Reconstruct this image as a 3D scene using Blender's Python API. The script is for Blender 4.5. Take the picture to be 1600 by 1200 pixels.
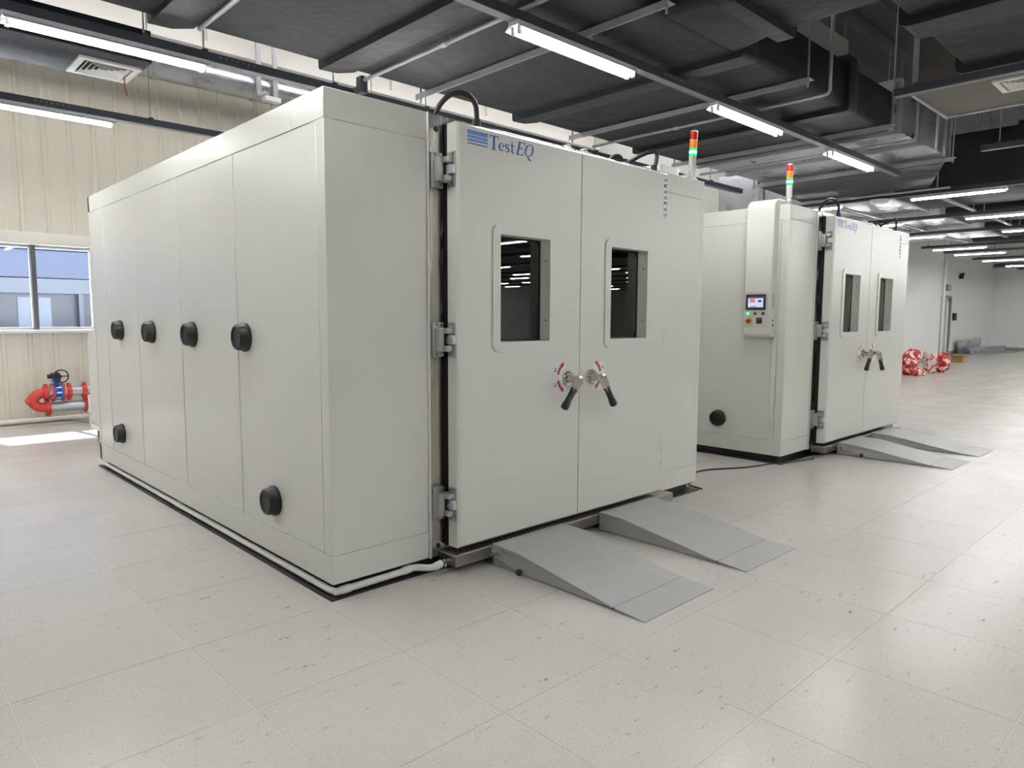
import bpy, bmesh, math, random
from mathutils import Vector, Matrix
R = math.radians
rng = random.Random(7)
for o in list(bpy.data.objects): bpy.data.objects.remove(o)
SC = bpy.context.scene
COL = SC.collection

# ------------------------------------------------------------------ camera
yaw, pitch, roll = R(46.39687811), R(-5.42130292), R(0.24453786)
fw = Vector((math.cos(pitch)*math.cos(yaw), math.cos(pitch)*math.sin(yaw), math.sin(pitch)))
rt = fw.cross(Vector((0, 0, 1))).normalized(); up = rt.cross(fw)
r2 = math.cos(roll)*rt + math.sin(roll)*up; u2 = -math.sin(roll)*rt + math.cos(roll)*up
cd = bpy.data.cameras.new('camera'); cam = bpy.data.objects.new('camera', cd); COL.objects.link(cam)
M = Matrix((( r2.x, u2.x, -fw.x, 0), (r2.y, u2.y, -fw.y, 0), (r2.z, u2.z, -fw.z, 1.5), (0, 0, 0, 1)))
cam.matrix_world = M
cd.sensor_width = 36; cd.sensor_fit = 'HORIZONTAL'; cd.lens = 1098.55/1600*36; cd.clip_end = 200; cd.clip_start = .05
SC.camera = cam
# ------------------------------------------------------------------ world, sun, exposure
w = bpy.data.worlds.new('sky'); SC.world = w; w.use_nodes = True
nt = w.node_tree; nt.nodes.clear()
sk = nt.nodes.new('ShaderNodeTexSky'); sk.sky_type = 'NISHITA'; sk.sun_disc = False; sk.sun_elevation = R(50); sk.sun_rotation = R(0)
bg = nt.nodes.new('ShaderNodeBackground'); bg.inputs[1].default_value = .22
wo = nt.nodes.new('ShaderNodeOutputWorld')
nt.links.new(sk.outputs[0], bg.inputs[0]); nt.links.new(bg.outputs[0], wo.inputs[0])
sl = bpy.data.lights.new('sun', 'SUN'); sl.energy = 110; sl.angle = R(.5); sl.color = (1, .97, .92)
so = bpy.data.objects.new('sun', sl); COL.objects.link(so)
so.rotation_euler = Vector((.12, -.82, -1)).to_track_quat('-Z', 'Y').to_euler()
so.location = (0, 30, 30)
TUBE = 50.0
SC.view_settings.view_transform = 'Standard'; SC.view_settings.look = 'None'
SC.view_settings.exposure = 0.45; SC.view_settings.gamma = 1; SC.view_settings.use_curve_mapping = False

# ------------------------------------------------------------------ materials
def lin(c):
    c = c/255
    return c/12.92 if c <= .04045 else ((c+.055)/1.055)**2.4
def rgb(r, g, b): return (lin(r), lin(g), lin(b), 1)
MATS = {}
def mat(name, col, rough=.5, metal=0, bump=0, bscale=50, var=0, vscale=3, emit=None, es=0, spec=.5, aniso=None, rvar=0, bdist=.01):
    m = bpy.data.materials.new(name); m.use_nodes = True; n = m.node_tree; b = n.nodes['Principled BSDF']
    b.inputs['Base Color'].default_value = col; b.inputs['Roughness'].default_value = rough; b.inputs['Metallic'].default_value = metal
    b.inputs['Specular IOR Level'].default_value = spec
    geo = n.nodes.new('ShaderNodeNewGeometry')
    if aniso:
        mp = n.nodes.new('ShaderNodeMapping'); mp.inputs['Scale'].default_value = aniso
        n.links.new(geo.outputs['Position'], mp.inputs[0]); src = mp.outputs[0]
    else: src = geo.outputs['Position']
    if bump:
        t = n.nodes.new('ShaderNodeTexNoise'); t.inputs['Scale'].default_value = bscale; t.inputs['Detail'].default_value = 3
        bp = n.nodes.new('ShaderNodeBump'); bp.inputs['Strength'].default_value = bump; bp.inputs['Distance'].default_value = bdist
        n.links.new(src, t.inputs[0]); n.links.new(t.outputs[0], bp.inputs['Height']); n.links.new(bp.outputs[0], b.inputs['Normal'])
    if var or rvar:
        t = n.nodes.new('ShaderNodeTexNoise'); t.inputs['Scale'].default_value = vscale; t.inputs['Detail'].default_value = 5
        n.links.new(src, t.inputs[0])
        if var:
            mx = n.nodes.new('ShaderNodeMix'); mx.data_type = 'RGBA'
            mx.inputs[6].default_value = tuple(c*(1-var) for c in col[:3])+(1,); mx.inputs[7].default_value = tuple(min(1, c*(1+var)) for c in col[:3])+(1,)
            n.links.new(t.outputs[0], mx.inputs[0]); n.links.new(mx.outputs[2], b.inputs['Base Color'])
        if rvar:
            mr = n.nodes.new('ShaderNodeMapRange'); mr.inputs[1].default_value = .3; mr.inputs[2].default_value = .7
            mr.inputs[3].default_value = max(.03, rough-rvar); mr.inputs[4].default_value = min(1, rough+rvar)
            n.links.new(t.outputs[0], mr.inputs[0]); n.links.new(mr.outputs[0], b.inputs['Roughness'])
    if emit:
        b.inputs['Emission Color'].default_value = emit; b.inputs['Emission Strength'].default_value = es
    MATS[name] = m
    return m
mat('panel', rgb(219, 219, 211), .26, bump=.06, bscale=260, spec=.45)
mat('panel_dark', rgb(198, 202, 195), .35, bump=.05, bscale=260)
mat('ramp_grey', rgb(166, 168, 163), .42, bump=.12, bscale=120, var=.05, vscale=14)
mat('ramp_tread', rgb(158, 160, 156), .34, bump=.35, bscale=170, var=.05, vscale=9, spec=.6)
mat('black_steel', rgb(28, 29, 32), .45, bump=.05)
mat('black_rubber', rgb(22, 22, 24), .45)
mat('gasket', rgb(14, 14, 15), .6)
mat('stainless', rgb(200, 196, 188), .22, metal=1, aniso=(14, 14, 1), bump=.05, bscale=12, rvar=.08, vscale=4)
mat('stainless_dull', rgb(170, 166, 158), .36, metal=1, var=.12, vscale=12)
mat('chrome', rgb(205, 200, 192), .14, metal=1)
mat('zinc', rgb(172, 172, 169), .38, metal=.55)
mat('zinc_light', rgb(205, 207, 209), .34, metal=.4)
mat('galv', rgb(188, 192, 198), .34, metal=.85, var=.16, vscale=5, bump=.08, bscale=4, rvar=.1)
mat('galv_dull', rgb(176, 179, 183), .45, metal=.4, var=.12, vscale=6)
mat('steel_dark', rgb(58, 62, 72), .45)
mat('rail_grey', rgb(120, 122, 124), .45, metal=.3)
mat('foam', rgb(38, 41, 48), .55, bump=.7, bdist=.035, bscale=4, var=.12, vscale=1.5, spec=.25)
mat('foam_band', rgb(36, 39, 46), .55, bump=.6, bdist=.03, bscale=5, var=.1, vscale=3, spec=.4)
mat('deck', rgb(70, 74, 84), .5, var=.06)
mat('white_wall', rgb(226, 226, 222), .75, var=.02, vscale=.8)
mat('white_beam', rgb(232, 230, 224), .6)
mat('cream', rgb(224, 220, 205), .36, var=.02, vscale=1, bump=.03, bscale=30)
mat('cream_trim', rgb(233, 231, 220), .35)
mat('beige_duct', rgb(94, 89, 82), .6, var=.06)
mat('baseboard', rgb(140, 143, 136), .5)
mat('pvc', rgb(228, 227, 216), .35)
mat('white_plastic', rgb(236, 236, 232), .4)
mat('white_gloss', rgb(238, 238, 236), .25)
mat('fixture', rgb(222, 224, 228), .35)
mat('tube', (1, 1, 1, 1), .3, emit=(1, .99, .985, 1), es=TUBE)
mat('red_paint', rgb(205, 62, 52), .35)
mat('blue_paint', rgb(40, 105, 200), .35)
mat('logo_blue', rgb(38, 88, 172), .4)
mat('logo_stripe', rgb(92, 132, 204), .45, var=.45, vscale=500)
mat('sticker', rgb(226, 229, 228), .4)
mat('red_print', rgb(184, 40, 44), .5)
mat('black_print', rgb(40, 42, 48), .5)
mat('yellow_print', rgb(226, 190, 60), .5)
mat('lens_red', rgb(190, 30, 28), .25, emit=rgb(200, 20, 18), es=.25)
mat('lens_amber', rgb(235, 130, 20), .25, emit=rgb(240, 120, 10), es=.25)
mat('lens_green', rgb(10, 170, 85), .25, emit=(0.0, .62, .2, 1), es=.9)
mat('lens_core', rgb(200, 255, 225), .25, emit=(.55, 1, .75, 1), es=1.4)
mat('lens_clear', rgb(214, 214, 206), .2)
mat('screen', rgb(190, 196, 225), .3, emit=rgb(188, 194, 226), es=.55)
mat('screen_blue', rgb(120, 140, 180), .3, emit=rgb(110, 130, 180), es=.4)
mat('screen_red', rgb(180, 110, 125), .3, emit=rgb(190, 120, 135), es=.5)
mat('bezel', rgb(50, 52, 55), .35)
mat('lamp_green', rgb(90, 240, 190), .3, emit=rgb(80, 245, 180), es=1.3)
mat('button_dark', rgb(90, 40, 45), .35)
mat('button_yellow', rgb(232, 195, 80), .4)
mat('button_red', rgb(150, 60, 40), .4)
mat('cardboard', rgb(160, 128, 92), .8)
mat('lime', rgb(196, 214, 84), .6)
mat('blue_bag', rgb(50, 90, 160), .6)
mat('dark_door', rgb(188, 189, 186), .5)
mat('liner', rgb(176, 184, 180), .35, metal=.6)
mat('outer_panel', rgb(84, 93, 118), .55)
mat('outer_light', rgb(112, 118, 128), .6)
mat('outer_dark', rgb(62, 65, 80), .4)
mat('outer_post', rgb(104, 108, 120), .5)
mat('outer_glass', rgb(60, 84, 120), .2)
mat('outer_ground', rgb(186, 184, 180), .8, var=.1, vscale=1)
mat('mullion', rgb(96, 95, 96), .4)
mat('roof_white', rgb(214, 212, 206), .7)
mat('red_pipe', rgb(150, 30, 40), .45)
mat('wire_yellow', rgb(180, 160, 90), .5)
mat('wire_red', rgb(196, 70, 50), .5)
mat('added_inner_lamp', rgb(255, 235, 215), .4, emit=(1, .93, .82, 1), es=90)

def floor_mat():
    m = bpy.data.materials.new('floor_vinyl'); m.use_nodes = True; n = m.node_tree; b = n.nodes['Principled BSDF']; L = n.links.new
    geo = n.nodes.new('ShaderNodeNewGeometry'); oi = n.nodes.new('ShaderNodeObjectInfo')
    def noise(scale, detail=4, mapping=None, rough=.5):
        t = n.nodes.new('ShaderNodeTexNoise'); t.inputs['Scale'].default_value = scale; t.inputs['Detail'].default_value = detail; t.inputs['Roughness'].default_value = rough
        if mapping:
            mp = n.nodes.new('ShaderNodeMapping'); mp.inputs['Scale'].default_value = mapping[0]; mp.inputs['Rotation'].default_value = mapping[1]
            L(geo.outputs['Position'], mp.inputs[0]); L(mp.outputs[0], t.inputs[0])
        else: L(geo.outputs['Position'], t.inputs[0])
        return t.outputs[0]
    def rng_(src, a, b_, c=0, d=1):
        r = n.nodes.new('ShaderNodeMapRange'); r.inputs[1].default_value = a; r.inputs[2].default_value = b_; r.inputs[3].default_value = c; r.inputs[4].default_value = d
        L(src, r.inputs[0]); return r.outputs[0]
    def mix(fac, a, bcol, clr=None):
        x = n.nodes.new('ShaderNodeMix'); x.data_type = 'RGBA'; L(fac, x.inputs[0])
        if isinstance(a, tuple): x.inputs[6].default_value = a
        else: L(a, x.inputs[6])
        x.inputs[7].default_value = bcol; return x.outputs[2]
    c = mix(rng_(noise(1.1), .3, .7), rgb(195, 191, 184), rgb(200, 196, 190))
    c = mix(rng_(oi.outputs['Random'], 0, 1, 0, .35), c, rgb(192, 188, 182))
    # fine dark and light chips of the vinyl
    c = mix(rng_(noise(230, 1), .60, .68, 0, .75), c, rgb(140, 136, 128))
    c = mix(rng_(noise(190, 1), .62, .70, 0, .5), c, rgb(226, 224, 220))
    c = mix(rng_(noise(95, 2), .67, .71, 0, .6), c, rgb(110, 106, 100))
    # scuffs, foot marks
    mm = n.nodes.new('ShaderNodeMath'); mm.operation = 'MULTIPLY'
    L(rng_(noise(9, 3, ((1, 3.2, 1), (0, 0, .5))), .645, .70, 0, .9), mm.inputs[0]); m2 = n.nodes.new('ShaderNodeMath'); m2.operation = 'MULTIPLY'; L(rng_(noise(60, 4), .45, .6, 0, 1), m2.inputs[0]); L(rng_(noise(.9, 3), .38, .58, .15, 1), m2.inputs[1]); L(m2.outputs[0], mm.inputs[1])
    c = mix(mm.outputs[0], c, rgb(120, 113, 98))
    c = mix(rng_(noise(1.7, 5, ((1, .6, 1), (0, 0, .9))), .5, .8, 0, .3), c, rgb(196, 192, 180))
    L(c, b.inputs['Base Color'])
    L(rng_(noise(2.2, 5), .3, .7, .19, .27), b.inputs['Roughness'])
    b.inputs['Specular IOR Level'].default_value = .2
    bp = n.nodes.new('ShaderNodeBump'); bp.inputs['Strength'].default_value = .035; bp.inputs['Distance'].default_value = .01
    L(noise(26, 3, ((1, 2.5, 1), (0, 0, 0))), bp.inputs['Height']); L(bp.outputs[0], b.inputs['Normal'])
    MATS['floor_vinyl'] = m
floor_mat()
mat('floor_weld', rgb(212, 208, 197), .5)

def glass_mat(name, tint, boost, base):
    m = bpy.data.materials.new(name); m.use_nodes = True; n = m.node_tree; n.nodes.clear(); L = n.links.new
    out = n.nodes.new('ShaderNodeOutputMaterial'); mx = n.nodes.new('ShaderNodeMixShader')
    tr = n.nodes.new('ShaderNodeBsdfTransparent'); tr.inputs[0].default_value = tint
    gl = n.nodes.new('ShaderNodeBsdfGlossy'); gl.inputs['Roughness'].default_value = .01; gl.inputs[0].default_value = (1, 1, 1, 1)
    fr = n.nodes.new('ShaderNodeFresnel'); fr.inputs[0].default_value = 1.5
    ma = n.nodes.new('ShaderNodeMath'); ma.operation = 'MULTIPLY_ADD'; ma.inputs[1].default_value = boost; ma.inputs[2].default_value = base; ma.use_clamp = True
    L(fr.outputs[0], ma.inputs[0]); L(ma.outputs[0], mx.inputs[0]); L(tr.outputs[0], mx.inputs[1]); L(gl.outputs[0], mx.inputs[2]); L(mx.outputs[0], out.inputs[0])
    MATS[name] = m
glass_mat('door_glass', (.62, .66, .64, 1), 1.6, .05)
glass_mat('window_glass', (.72, .77, .86, 1), .8, .0)

m_ = bpy.data.materials.new('fibreglass'); m_.use_nodes = True; n_ = m_.node_tree; n_.nodes.clear()
o_ = n_.nodes.new('ShaderNodeOutputMaterial'); t_ = n_.nodes.new('ShaderNodeBsdfTranslucent'); t_.inputs[0].default_value = (.29, .29, .295, 1); n_.links.new(t_.outputs[0], o_.inputs[0]); MATS['fibreglass'] = m_  # translucent sheet of the added skylight, spreads sun onto the back wall
def sack_mat(name, seed, white):
    m = bpy.data.materials.new(name); m.use_nodes = True; n = m.node_tree; b = n.nodes['Principled BSDF']; L = n.links.new
    tc = n.nodes.new('ShaderNodeTexCoord')
    v = n.nodes.new('ShaderNodeTexNoise'); v.inputs['Scale'].default_value = 8; v.inputs['Detail'].default_value = 2; v.noise_dimensions = '4D'; v.inputs['W'].default_value = seed
    L(tc.outputs['Object'], v.inputs[0])
    cr = n.nodes.new('ShaderNodeValToRGB'); cr.color_ramp.interpolation = 'CONSTANT'
    e = cr.color_ramp.elements; e[0].position = 0; e[0].color = rgb(200, 190, 186) if white else rgb(120, 26, 34)
    e[1].position = .62; e[1].color = rgb(236, 150, 90)
    for p, c in ((.40, rgb(214, 206, 200) if white else rgb(178, 34, 38)), (.55, rgb(176, 40, 44) if white else rgb(228, 218, 210)), (.68, rgb(220, 96, 50))):
        k = e.new(p); k.color = c
    L(v.outputs[0], cr.inputs[0]); L(cr.outputs[0], b.inputs['Base Color']); b.inputs['Roughness'].default_value = .6
    MATS[name] = m
sack_mat('sack_a', 1.3, False); sack_mat('sack_b', 5.1, True); sack_mat('sack_c', 9.2, False)

# ------------------------------------------------------------------ mesh builder
class MB:
    def __init__(s): s.v = []; s.f = []
    def add(s, vs, fs):
        k = len(s.v); s.v += [tuple(v) for v in vs]; s.f += [tuple(i+k for i in f) for f in fs]; return s
    def box(s, x0, x1, y0, y1, z0, z1, bev=0):
        if bev:
            bm = bmesh.new(); bmesh.ops.create_cube(bm, size=1)
            for v in bm.verts: v.co = Vector(((x0+x1)/2+v.co.x*(x1-x0), (y0+y1)/2+v.co.y*(y1-y0), (z0+z1)/2+v.co.z*(z1-z0)))
            bmesh.ops.bevel(bm, geom=bm.edges[:], offset=bev, segments=2 if bev > .004 else 1, affect='EDGES', profile=.5)
            bm.verts.index_update(); s.add([v.co for v in bm.verts], [[v.index for v in f.verts] for f in bm.faces]); bm.free(); return s
        return s.add([(x0,y0,z0),(x1,y0,z0),(x1,y1,z0),(x0,y1,z0),(x0,y0,z1),(x1,y0,z1),(x1,y1,z1),(x0,y1,z1)],
                     [(0,3,2,1),(4,5,6,7),(0,1,5,4),(1,2,6,5),(2,3,7,6),(3,0,4,7)])
    def tube(s, path, r, n=10, cap=True):
        P = [Vector(p) for p in path]; rs = r if isinstance(r, (list, tuple)) else [r]*len(P)
        k = len(P); T = [(P[min(i+1, k-1)]-P[max(i-1, 0)]).normalized() for i in range(k)]
        a = T[0].orthogonal().normalized(); rings = []
        for i in range(k):
            a = (a - T[i]*a.dot(T[i])).normalized(); b = T[i].cross(a)
            rings.append([P[i]+rs[i]*(math.cos(2*math.pi*j/n)*a+math.sin(2*math.pi*j/n)*b) for j in range(n)])
        vs = [v for q in rings for v in q]; fs = []
        for i in range(k-1):
            for j in range(n):
                fs.append((i*n+j, i*n+(j+1) % n, (i+1)*n+(j+1) % n, (i+1)*n+j))
        if cap: fs += [tuple(range(n))[::-1], tuple((k-1)*n+j for j in range(n))]
        return s.add(vs, fs)
    def cyl(s, p, q, r, n=16): return s.tube([p, q], r, n)
    def lathe(s, o, d, prof, n=24):            # prof: (distance along d, radius)
        o = Vector(o); d = Vector(d).normalized(); P = [o+d*t for t, _ in prof]
        a = d.orthogonal().normalized(); b = d.cross(a); vs = []; fs = []
        for (t, r), c in zip(prof, P): vs += [c+r*(math.cos(2*math.pi*j/n)*a+math.sin(2*math.pi*j/n)*b) for j in range(n)]
        for i in range(len(prof)-1):
            for j in range(n): fs.append((i*n+j, i*n+(j+1) % n, (i+1)*n+(j+1) % n, (i+1)*n+j))
        fs += [tuple(range(n))[::-1], tuple((len(prof)-1)*n+j for j in range(n))]
        return s.add(vs, fs)
    def prism(s, poly, axis, a, b):            # poly in the two other axes (cyclic order)
        n = len(poly)
        def pt(u, v, w):
            return {'x': (w, u, v), 'y': (u, w, v), 'z': (u, v, w)}[axis]
        return s.add([pt(u, v, a) for u, v in poly]+[pt(u, v, b) for u, v in poly],
                     [tuple(range(n))[::-1], tuple(range(n, 2*n))]+[(i, (i+1) % n, n+(i+1) % n, n+i) for i in range(n)])
    def ring(s, outer, inner, axis, a, b):     # two loops with the same count
        n = len(outer)
        def pt(u, v, w): return {'x': (w, u, v), 'y': (u, w, v), 'z': (u, v, w)}[axis]
        vs = [pt(*p, a) for p in outer]+[pt(*p, b) for p in outer]+[pt(*p, a) for p in inner]+[pt(*p, b) for p in inner]
        fs = []
        for i in range(n):
            j = (i+1) % n
            fs += [(i, j, n+j, n+i), (2*n+j, 2*n+i, 3*n+i, 3*n+j), (i, 2*n+i, 2*n+j, j), (n+j, 3*n+j, 3*n+i, n+i)]
        return s.add(vs, fs)
    def mesh(s, name, m, org=(0, 0, 0)):
        me = bpy.data.meshes.new(name); ox, oy, oz = org
        me.from_pydata([(x-ox, y-oy, z-oz) for x, y, z in s.v], [], s.f)
        bm = bmesh.new(); bm.from_mesh(me); bmesh.ops.recalc_face_normals(bm, faces=bm.faces[:]); bm.to_mesh(me); bm.free()
        me.polygons.foreach_set('use_smooth', [True]*len(me.polygons)); me.set_sharp_from_angle(angle=R(38))
        me.materials.append(MATS[m]); return me
    def build(s, name, m, parent=None, org=(0, 0, 0), label=None):
        o = bpy.data.objects.new(name, s.mesh(name, m, org)); COL.objects.link(o); o.location = org
        if parent: o.parent = parent
        if label: o['label'] = label
        return o
def box(*a, **k): return MB().box(*a, **k)
def rrect(x0, x1, z0, z1, r, k=6):
    pts = []
    for cx, cz, a0 in ((x1-r, z1-r, 0), (x0+r, z1-r, 90), (x0+r, z0+r, 180), (x1-r, z0+r, 270)):
        for i in range(k+1): a = R(a0+90*i/k); pts.append((cx+r*math.cos(a), cz+r*math.sin(a)))
    return pts
def smooth(pts, k=6):
    P = [Vector(p) for p in pts]; P = [P[0]*2-P[1]]+P+[P[-1]*2-P[-2]]; out = []
    for i in range(1, len(P)-2):
        for j in range(k):
            t = j/k; a, b, c, d = P[i-1:i+3]
            out.append(.5*((2*b)+(c-a)*t+(2*a-5*b+4*c-d)*t*t+(3*b-a-3*c+d)*t**3))
    return out+[P[-2]]
def tag(o, label, cat, group=None, kind=None):
    if label: o['label'] = label
    if cat: o['category'] = cat
    if group: o['group'] = group
    if kind: o['kind'] = kind
    return o
def empty(name, loc, label, cat, group=None):
    o = bpy.data.objects.new(name, None); COL.objects.link(o); o.location = loc; o.empty_display_size = .1
    return tag(o, label, cat, group)
def struct(o): o['kind'] = 'structure'; return o
def copy_tree(o, parent=None):
    c = o.copy(); COL.objects.link(c)
    if parent: c.parent = parent
    for ch in list(o.children): copy_tree(ch, c)
    return c

# ================================================================== SETTING
YW, XR, YR, XF = 11.6, 13.9, 7.75, 40.3
XL, YF, ZR = -7.0, -26.0, 6.6
# floor: weld-coloured screed with separate vinyl tiles
PT, FX, FY = .678, 1.062, .505
fl = struct(box(XL, XF, YF, YW+.1, -.15, -.0018).build('floor', 'floor_weld'))
def cam_px(p):
    d = Vector(p)-Vector((0, 0, 1.5)); z = d.dot(fw)
    return (800+1098.55*d.dot(r2)/z, 600-1098.55*d.dot(u2)/z) if z > .2 else None
tiles = []
for i in range(int((XL-FX)//PT)+1, int((XF-FX)//PT)):
    for j in range(int((-9-FY)//PT)+1, int((YW-FY)//PT)):
        x, y = FX+i*PT, FY+j*PT; c = cam_px((x+PT/2, y+PT/2, 0))
        hid = (1.9 < x < 4.7 and 3.3 < y < 7.2) or (7 < x < 9.8 and 3.3 < y < 7.2) or (x > 11 and y > 7.8 and x < 28)
        if hid: continue
        see = c is not None and -250 < c[0] < 1850 and c[1] < 1500
        tiles.append((0 if see else 1, math.hypot(x, y), x, y))
tiles.sort()
big = (XL, XF, YF, FY+(int((-9-FY)//PT)+1)*PT)
g = .0015
hp_ = PT/2-g
tm = MB().add([(-hp_, -hp_, -.0015), (hp_, -hp_, -.0015), (hp_, hp_, -.0015), (-hp_, hp_, -.0015), (-hp_+.0006, -hp_+.0006, 0), (hp_-.0006, -hp_+.0006, 0), (hp_-.0006, hp_-.0006, 0), (-hp_+.0006, hp_-.0006, 0)],
    [(0,3,2,1),(4,5,6,7),(0,1,5,4),(1,2,6,5),(2,3,7,6),(3,0,4,7)]).mesh('floor_tile', 'floor_vinyl')
far = MB()
for k, (s_, d_, x, y) in enumerate(tiles):
    if k < 300 and s_ == 0:
        o = bpy.data.objects.new('floor_tile', tm); COL.objects.link(o); o.location = (x+PT/2, y+PT/2, 0); o.rotation_euler = (R(max(-.04, min(.04, rng.gauss(0, .02)))), R(max(-.04, min(.04, rng.gauss(0, .02)))), 0); o.parent = fl
    else:
        far.add([(x+g, y+g, 0), (x+PT-g, y+g, 0), (x+PT-g, y+PT-g, 0), (x+g, y+PT-g, 0)], [(0, 1, 2, 3)])
far.add([(big[0], big[2], 0), (big[1], big[2], 0), (big[1], big[3], 0), (big[0], big[3], 0)], [(0, 1, 2, 3)])
far.build('floor_tile_field', 'floor_vinyl', fl)['kind'] = 'stuff'

# cream panelled wall with a ribbon window
WX0, WX1, WZ0, WZ1 = -2.05, 2.72, 1.30, 2.46
wb = MB()
wb.box(XL, WX0, YW+.02, YW+.2, 0, ZR).box(WX1, XR+.2, YW+.02, YW+.2, 0, ZR).box(WX0, WX1, YW+.02, YW+.2, 0, WZ0).box(WX0, WX1, YW+.02, YW+.2, WZ1, ZR)
wb = struct(wb.build('wall_back', 'cream'))
def rib_panel(z0, z1, pw=.3):
    prof = [(0, 0), (.018, -.028), (.05, -.028), (.068, 0), (.115, -.004), (.155, -.004), (.16, 0), (.21, -.004), (.25, -.004), (.255, 0), (pw, 0), (pw, .02), (0, .02)]
    return MB().prism([(u, YW+v) for u, v in prof], 'z', z0, z1)
def rib_mesh(z0, z1): return rib_panel(z0, z1).mesh('wall_panel', 'cream')
full, low, high = rib_mesh(.05, 5.05), rib_mesh(.05, WZ0-.04), rib_mesh(WZ1+.16, 5.05)
x = -3.26
while x < XR-.3:
    for me in ((low, high) if WX0-.2 < x < WX1-.05 else (full,)):
        o = bpy.data.objects.new('wall_panel', me); COL.objects.link(o); o.location = (x, 0, 0); o.parent = wb
    x += .3
tr = MB(); tr.tube(smooth([(XL, YW-.06, .055), (2.1, YW-.06, .055), (2.3, YW-.07, .05), (2.42, YW-.2, .045), (2.6, YW-.3, .045)], 4), .03, 8)
struct(tr.build('trim_1', 'cream_trim'))
struct(box(XL, XR, YW-.03, YW+.02, 5.05, ZR).build('wall_upper', 'white_beam'))
struct(MB().box(XL, XR, YW-.16, YW-.03, 5.62, 5.72).box(XL, XR, YW-.09, YW-.03, 6.05, 6.11).build('trim_2', 'white_beam'))
for n_, xx in enumerate((4.4, 7.8, 10.2)):
    struct(box(xx, xx+.16, YW-.1, YW-.03, 5.05, ZR).build('trim_%d' % (n_+5), 'white_beam'))
# window
win = struct(MB().box(WX0-.06, WX1+.1, YW-.05, YW+.2, WZ1, WZ1+.17, bev=.01).build('window_1', 'cream_trim'))
MB().box(WX0-.06, WX1+.1, YW-.1, YW+.2, WZ0-.045, WZ0, bev=.008).build('window_sill', 'white_gloss', win)
MB().box(WX1-.02, WX1+.1, YW-.05, YW+.2, WZ0, WZ1, bev=.006).build('window_jamb', 'cream_trim', win)
MB().box(WX0-.06, WX0, YW-.05, YW+.2, WZ0, WZ1, bev=.006).build('window_jamb', 'cream_trim', win)
mx_ = [WX0, -.98, .03, 1.0, 1.97, WX1-.02]
for k in range(5):
    a, b = mx_[k], mx_[k+1]
    box(a+.03, b-.03, YW+.09, YW+.1, WZ0+.02, WZ1-.02).build('pane', 'window_glass', win)
    MB().ring([(a, WZ0), (b, WZ0), (b, WZ1), (a, WZ1)], [(a+.035, WZ0+.035), (b-.035, WZ0+.035), (b-.035, WZ1-.035), (a+.035, WZ1-.035)], 'y', YW+.08, YW+.12).build('window_frame', 'white_gloss', win)
    if k: box(a-.03, a+.03, YW+.0, YW+.13, WZ0, WZ1, bev=.004).build('mullion', 'mullion', win)
# white walls of the hall beyond
wr = struct(MB().box(XR, 28.55, YR, YR+.2, 0, ZR).box(XR, XR+.2, YR+.2, YW+.2, 0, ZR).build('wall_right', 'white_wall'))
struct(MB().box(28.35, 28.55, YR+.2, 8.9, 0, ZR).box(28.55, 32.1, 8.72, 8.9, 0, ZR).box(33.3, XF, 8.72, 8.9, 0, ZR).box(32.1, 33.3, 8.72, 8.9, 2.39, ZR).build('wall_recess', 'white_wall'))
struct(box(XF-.02, XF+.2, YF, 8.9, 0, ZR).build('wall_far', 'white_wall'))
struct(box(XL-.2, XL, YF, YW+.2, 0, ZR).build('wall_left', 'white_wall'))
struct(box(XL, XF, YF-.2, YF, 0, ZR).build('wall_front', 'white_wall'))
struct(box(XR, 28.57, YR-.02, YR, 0, .17).build('baseboard_right', 'baseboard'))
struct(MB().box(28.55, 32.0, 8.70, 8.72, 0, .17).box(33.4, XF-.02, 8.70, 8.72, 0, .17).build('baseboard_recess', 'baseboard'))
struct(box(XF-.04, XF-.02, YF, 8.7, 0, .17).build('baseboard_far', 'baseboard'))
d1 = struct(MB().box(32.05, 32.12, 8.66, 8.9, 0, 2.45).box(33.28, 33.35, 8.66, 8.9, 0, 2.45).box(32.12, 33.28, 8.66, 8.9, 2.38, 2.45).build('door_1', 'baseboard'))
box(32.13, 33.27, 8.78, 8.84, .01, 2.37).build('door_leaf', 'dark_door', d1)
MB().cyl((32.25, 8.78, 1.05), (32.25, 8.72, 1.05), .015, 8).box(32.23, 32.4, 8.70, 8.72, 1.03, 1.07).build('door_handle', 'black_rubber', d1)
# roof: dark ribbed deck with a fibreglass skylight strip, unseen, added to light the cream wall
SY0, SY1 = 8.3, 10.9
def deck(y0, y1):
    prof = []; y = y0
    while y+.5 < y1: prof += [(y, ZR), (y+.12, ZR-.16), (y+.40, ZR-.16), (y+.52, ZR)]; y += .72
    rf = MB(); n = len(prof)
    if n: rf.add([(XL, y, z) for y, z in prof]+[(XF, y, z) for y, z in prof], [(i, i+1, n+i+1, n+i) for i in range(n-1)])
    return rf.box(XL-.2, XF+.2, y0-.1 if y0 == YF else y0, y1, ZR+.01, ZR+.2)
rf = deck(YF, SY0); rf.box(XL-.2, XF+.2, SY1, YW+.2, ZR+.01, ZR+.2).box(XR, XF+.2, SY0, SY1, ZR+.01, ZR+.2)
struct(rf.build('ceiling', 'deck'))
sky_ = struct(MB().box(XL, XR, SY0-.04, SY0+.02, ZR-.1, ZR+.05).box(XL, XR, SY1-.02, SY1+.04, ZR-.1, ZR+.05).build('added_skylight', 'white_beam'))
xx = XL
while xx < XR-.1:
    box(xx, min(xx+2.1, XR), SY0, SY1, ZR+.06, ZR+.07).build('added_skylight_panel', 'fibreglass', sky_); box(xx-.03, xx+.03, SY0, SY1, ZR-.06, ZR+.06).build('added_skylight_bar', 'white_beam', sky_); xx += 2.1

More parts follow.
